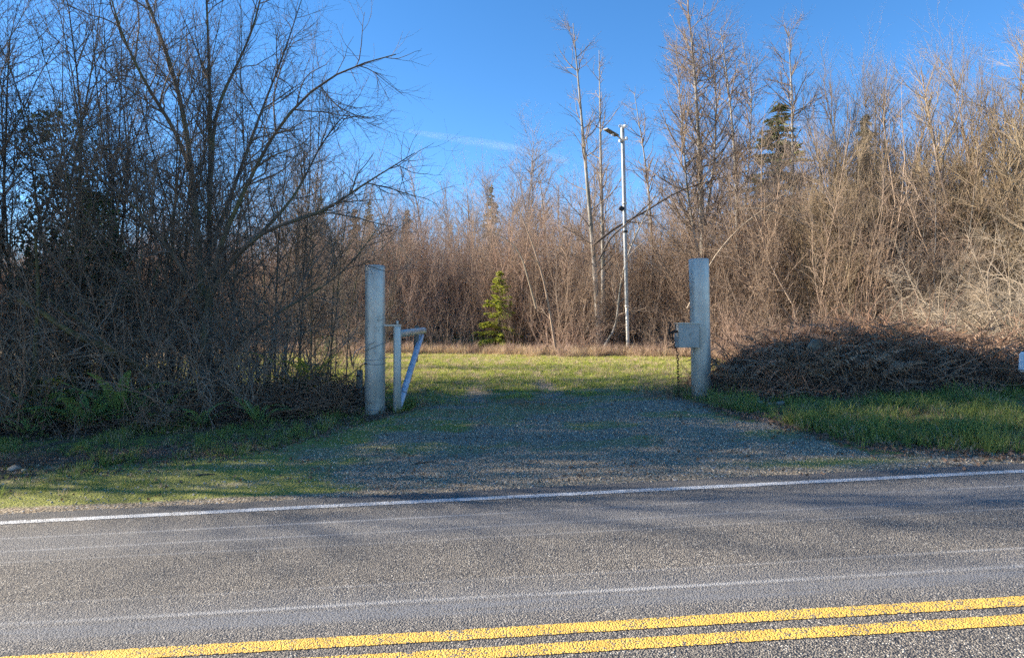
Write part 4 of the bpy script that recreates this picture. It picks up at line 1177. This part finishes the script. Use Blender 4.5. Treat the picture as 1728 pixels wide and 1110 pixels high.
# right gate post with lock box and chain
YR = 13.4
xr = (1183-CX)/FPX*YR; zr = H(xr, YR); zt = CAMZ+(CY-437)/FPX*YR
rp = empty('gate_post', (xr, YR, zr)); tag(rp, 'thick grey steel gate post with a steel lock box, right of the drive', 'gate post')
tube1('post_pipe', [(xr+.005, YR, zr-.2), (xr-.01, YR, zr+1), (xr-.03, YR, zr+2), (xr-.045, YR, zt)], [.186, .188, .192, .195], 40, M['galv'], rp)
bx_, by_, bz_ = W(1159, 566, YR-.22)
lb_ = box('lock_box', (bx_, by_, bz_), (.41, .26, .46), M['box'], rp, (0, 0, math.radians(4)), .012)
box('box_lid', (bx_, by_, bz_+.235), (.43, .28, .02), M['galv'], rp, (0, 0, math.radians(4)), .005)
# rusty latch and chain: hang from the box
ch = empty('hanging_chain', W(1144, 672, YR-.3)); tag(ch, 'rusty chain hanging from the lock box to the ground', 'chain')
def link_mesh():
    a = np.linspace(0, 2*math.pi, 11); P = np.stack([np.cos(a)*.021, 0*a, np.sin(a)*.036], -1)
    T = Tubes(); T.add(P[None], np.full((1, 11), .0075), 5); me = T.mesh('chain_link'); me.materials.append(M['rust']); return me
lk = link_mesh()
cp = [W(1131, 566, YR-.36), W(1134, 575, YR-.36), W(1139, 586, YR-.34), W(1143.5, 596, YR-.32), W(1144.5, 640, YR-.31), W(1145, 673, YR-.3)]
cr = resample(cp, 60); d_ = np.concatenate([[0], np.cumsum(np.linalg.norm(np.diff(cr, axis=0), axis=1))])
q = np.arange(.02, d_[-1], .052)
for i, t in enumerate(q):
    p = np.array([np.interp(t, d_, cr[:, k]) for k in range(3)]); p2 = np.array([np.interp(min(t+.03, d_[-1]), d_, cr[:, k]) for k in range(3)])
    o = obj('link', lk, parent=ch); o.location = Vector(p)-ch.location
    dv = Vector(p2-p) if np.linalg.norm(p2-p) > 1e-6 else Vector((0, 0, -1))
    o.rotation_euler = (dv.to_track_quat('Z', 'Y').to_matrix() @ Matrix.Rotation((i % 2)*math.pi/2+.4, 3, 'Z')).to_euler()
lt = empty('rusty_latch', W(1134, 562, YR-.36)); tag(lt, 'dark rusty latch hook at the left side of the lock box', 'latch')
tube1('latch_bolt', [W(1144, 559, YR-.3), W(1136, 560, YR-.33), W(1129, 562, YR-.36)], .026, 9, M['rust'], lt)
tube1('latch_hook', [W(1129, 566, YR-.36), W(1129, 556, YR-.36), W(1131, 546, YR-.36), W(1128, 543, YR-.36)], .016, 7, M['rust'], lt)
tube1('latch_arm', [W(1141, 546, YR-.36), W(1139, 556, YR-.36), W(1134, 566, YR-.37), W(1138, 576, YR-.37)], .012, 6, M['rust'], lt)
tube1('latch_tail', [W(1141, 588, YR-.36), W(1133, 585, YR-.37), W(1126, 587, YR-.37)], .010, 6, M['rust'], lt)

# light pole
YP = 29.5
xb = (1060-CX)/FPX*YP; zb_ = H(xb, YP)
pole = empty('light_pole', (xb, YP, zb_)); tag(pole, 'tall slim galvanised light pole with solar lamp and small cameras', 'light pole')
A = lambda px, py, dy=0: W(px, py, YP+dy)
tube1('lower_pole', [(xb, YP, zb_-.2), A(1059.4, 570), A(1058, 516)], .075, 20, M['galv'], pole)
tube1('upper_pole', [A(1058, 519), A(1055, 400), A(1052.5, 300), A(1050.3, 214)], .082, 22, M['galv_pale'], pole)
for py in (345, 393, 519):
    c_ = A(1050.3+(py-214)*.0258, py); tube1('pole_clamp', [c_, (c_[0], c_[1], c_[2]+.1)], .105, 20, M['galv'] if py != 393 else M['black'], pole)
tube1('cross_arm', [A(1044.5, 238.5), A(1059, 233.5)], .06, 10, M['white'], pole)
tube1('lamp_arm', [A(1051, 238, -.12), A(1046, 233, -.2), A(1040, 228, -.3)], .035, 10, M['galv'], pole)
p0, p1 = Vector(A(1042, 230, -.3)), Vector(A(1020.5, 217, -.9))
dv = (p1-p0); mid = (p0+p1)/2
me_o = box('solar_lamp', mid, (dv.length*.92, .26, .05), M['panel'], pole, bev=.015)
xa = dv.normalized(); ya = xa.cross(Vector((0, 0, 1))).normalized(); za = xa.cross(ya)
me_o.rotation_euler = Matrix((xa, ya, za)).transposed().to_euler()
lens = box('sensor', mid-Vector((0, .0, .06))+dv*-.12, (.12, .12, .07), M['white'], pole, bev=.02)
for px, sgn in ((1046.5, -1), (1053.5, 1)):
    c_ = A(px, 213.5, -.1)
    tube1('camera_head', [c_, (c_[0]+sgn*.04, c_[1]-.2, c_[2]-.05)], .065, 12, M['white'], pole)
box('camera_mount', A(1050, 213), (.16, .16, .10), M['white'], pole, bev=.02)
for px, py in ((1046.5, 238), (1057.5, 233.5)):
    c_ = A(px, py, -.1); box('arm_camera', c_, (.10, .18, .12), M['white'], pole, bev=.02)
c_ = A(1049, 352, -.15); box('speaker', c_, (.20, .18, .18), M['black'], pole, (0, .5, 0), .02)
tube1('speaker_bracket', [A(1046, 349, -.15), A(1054, 352)], .025, 8, M['black'], pole)

# white box at the right edge
wx, wy, wz = W(1741, 611, 11.6)
wb = empty('white_box', (wx+.02, wy, H(wx, wy))); tag(wb, 'white plastic roadside box cut by the right edge of the picture', 'box')
bm = bmesh.new(); bmesh.ops.create_cube(bm, size=1); bmesh.ops.scale(bm, vec=(.22, .42, .34), verts=bm.verts)
for v in bm.verts:
    if v.co.z > 0: v.co.x *= .84
bmesh.ops.bevel(bm, geom=bm.edges[:], offset=.025, segments=3, affect='EDGES')
me = bpy.data.meshes.new('white_box_body'); bm.to_mesh(me); bm.free()
o = obj('box_body', me, M['white'], wb); o.location = Vector((wx+.02, wy, wz))-wb.location
tube1('box_post', [(wx+.08, wy+.12, H(wx, wy)-.2), (wx+.08, wy+.12, wz-.16)], .045, 10, M['wood'], wb)

# stones
def stone(px, py, Yt, s, lab, seed, zoff=0, top=None):
    bm = bmesh.new(); bmesh.ops.create_icosphere(bm, subdivisions=3, radius=.5); rg = R(seed)
    for k in range(10):
        n_ = Vector(rg.normal(size=3)).normalized(); h_ = .28+.17*rg.random()
        for v in bm.verts:
            t = v.co.dot(n_)-h_
            if t > 0: v.co -= n_*t*.85
    for v in bm.verts: v.co = Vector((v.co.x*s[0], v.co.y*s[1], v.co.z*s[2]))*(1+.05*(rg.random()-.5))
    me = bpy.data.meshes.new('stone%d' % seed); bm.to_mesh(me); bm.free()
    me.polygons.foreach_set('use_smooth', np.ones(len(me.polygons), bool))
    x, y, z = W(px, py, Yt)
    if top is None: z = H(x, y)+float(mound_h(x, y))+s[2]*.22
    o = obj('stone', me, M['stone']); o.location = (x, y, z); o.rotation_euler = (.2, .1, seed); tag(o, lab, 'stone')
stone(1374, 588, 13.2, (.40, .34, .34), 'pale boulder lodged on top of the brush pile', 1)
stone(1281, 675, 11.75, (.16, .13, .10), 'small pale stone at the left foot of the brush pile', 2)
stone(1298, 680, 11.6, (.10, .10, .07), 'smallest of the three stones at the foot of the brush pile', 3)
stone(1317, 683, 11.6, (.16, .14, .11), 'rounded stone, rightmost at the foot of the brush pile', 4)
stone(1252, 655, 12.2, (.09, .09, .07), 'small stone on the left slope of the brush pile', 5)
stone(25, 788, 9.0, (.18, .15, .10), 'grey stone in the verge at the far left', 6)
stone(40, 795, 8.9, (.10, .09, .06), 'smaller grey stone beside the one at the far left verge', 7)

# fallen sticks on the drive
for i, (a, b, Yt, lab) in enumerate([((700, 797), (735, 795), 8.5, 'thin dark stick lying on the gravel left of centre'), ((955, 733), (985, 735), 11.0, 'pale stick lying in the middle of the drive'), ((330, 808), (360, 813), 8.3, 'short stick on the moss near the road')]):
    pa, pb_ = W(*a, Yt), W(*b, Yt); pts = np.array([pa, [(pa[0]+pb_[0])/2, Yt+.03, 0], pb_]); pts[:, 1] += np.array([0, .02, .05])
    pts[:, 2] = height(pts[:, 0], pts[:, 1])+.012
    o = tube1('fallen_stick', pts, [.010, .009, .006], 6, M['deadwood'] if i != 1 else M['twig_pale']); tag(o, lab, 'stick')

# contrail: a long thin streak of cloud high in the sky
m = NT('contrail')
m.t.nodes.remove(m.b)
tr = m.n('ShaderNodeBsdfTransparent'); tl = m.n('ShaderNodeBsdfTranslucent'); df = m.n('ShaderNodeBsdfDiffuse')
for q in (tl, df): q.inputs['Color'].default_value = (.9, .9, .9, 1)
ad = m.n('ShaderNodeMixShader'); ad.inputs[0].default_value = .5; m.l(tl.outputs[0], ad.inputs[1]); m.l(df.outputs[0], ad.inputs[2])
lw = m.n('ShaderNodeLayerWeight'); lw.inputs['Blend'].default_value = .5
mp = m.n('ShaderNodeMapping'); mp.inputs['Scale'].default_value = (.004, .01, .02); m.l(m.coord(), mp.inputs['Vector'])
fac = m.math('MULTIPLY', m.mapr(lw.outputs['Facing'], .2, 1.0, 1, 0), m.mapr(m.noise(1.0, 5, vec=mp.outputs[0]), .35, .7, .02, .10))
mx_ = m.n('ShaderNodeMixShader'); m.l(fac, mx_.inputs[0]); m.l(tr.outputs[0], mx_.inputs[1]); m.l(ad.outputs[0], mx_.inputs[2])
m.l(mx_.outputs[0], m.t.nodes['Material Output'].inputs['Surface'])
cp = resample([W(690, 222, 6000), W(730, 228, 6020), W(800, 240, 6050), W(880, 252, 6100), W(960, 272, 6150)], 24)
k = np.linspace(0, 1, 24); rr = 26*np.sin(np.pi*np.clip(k*.9+.06, 0, 1))**.6+8+22*k
T = Tubes(); T.add(cp[None], rr[None], 14)
o = obj('contrail', T.mesh('contrail'), m.m); tag(o, 'faint white contrail across the blue sky', 'cloud')
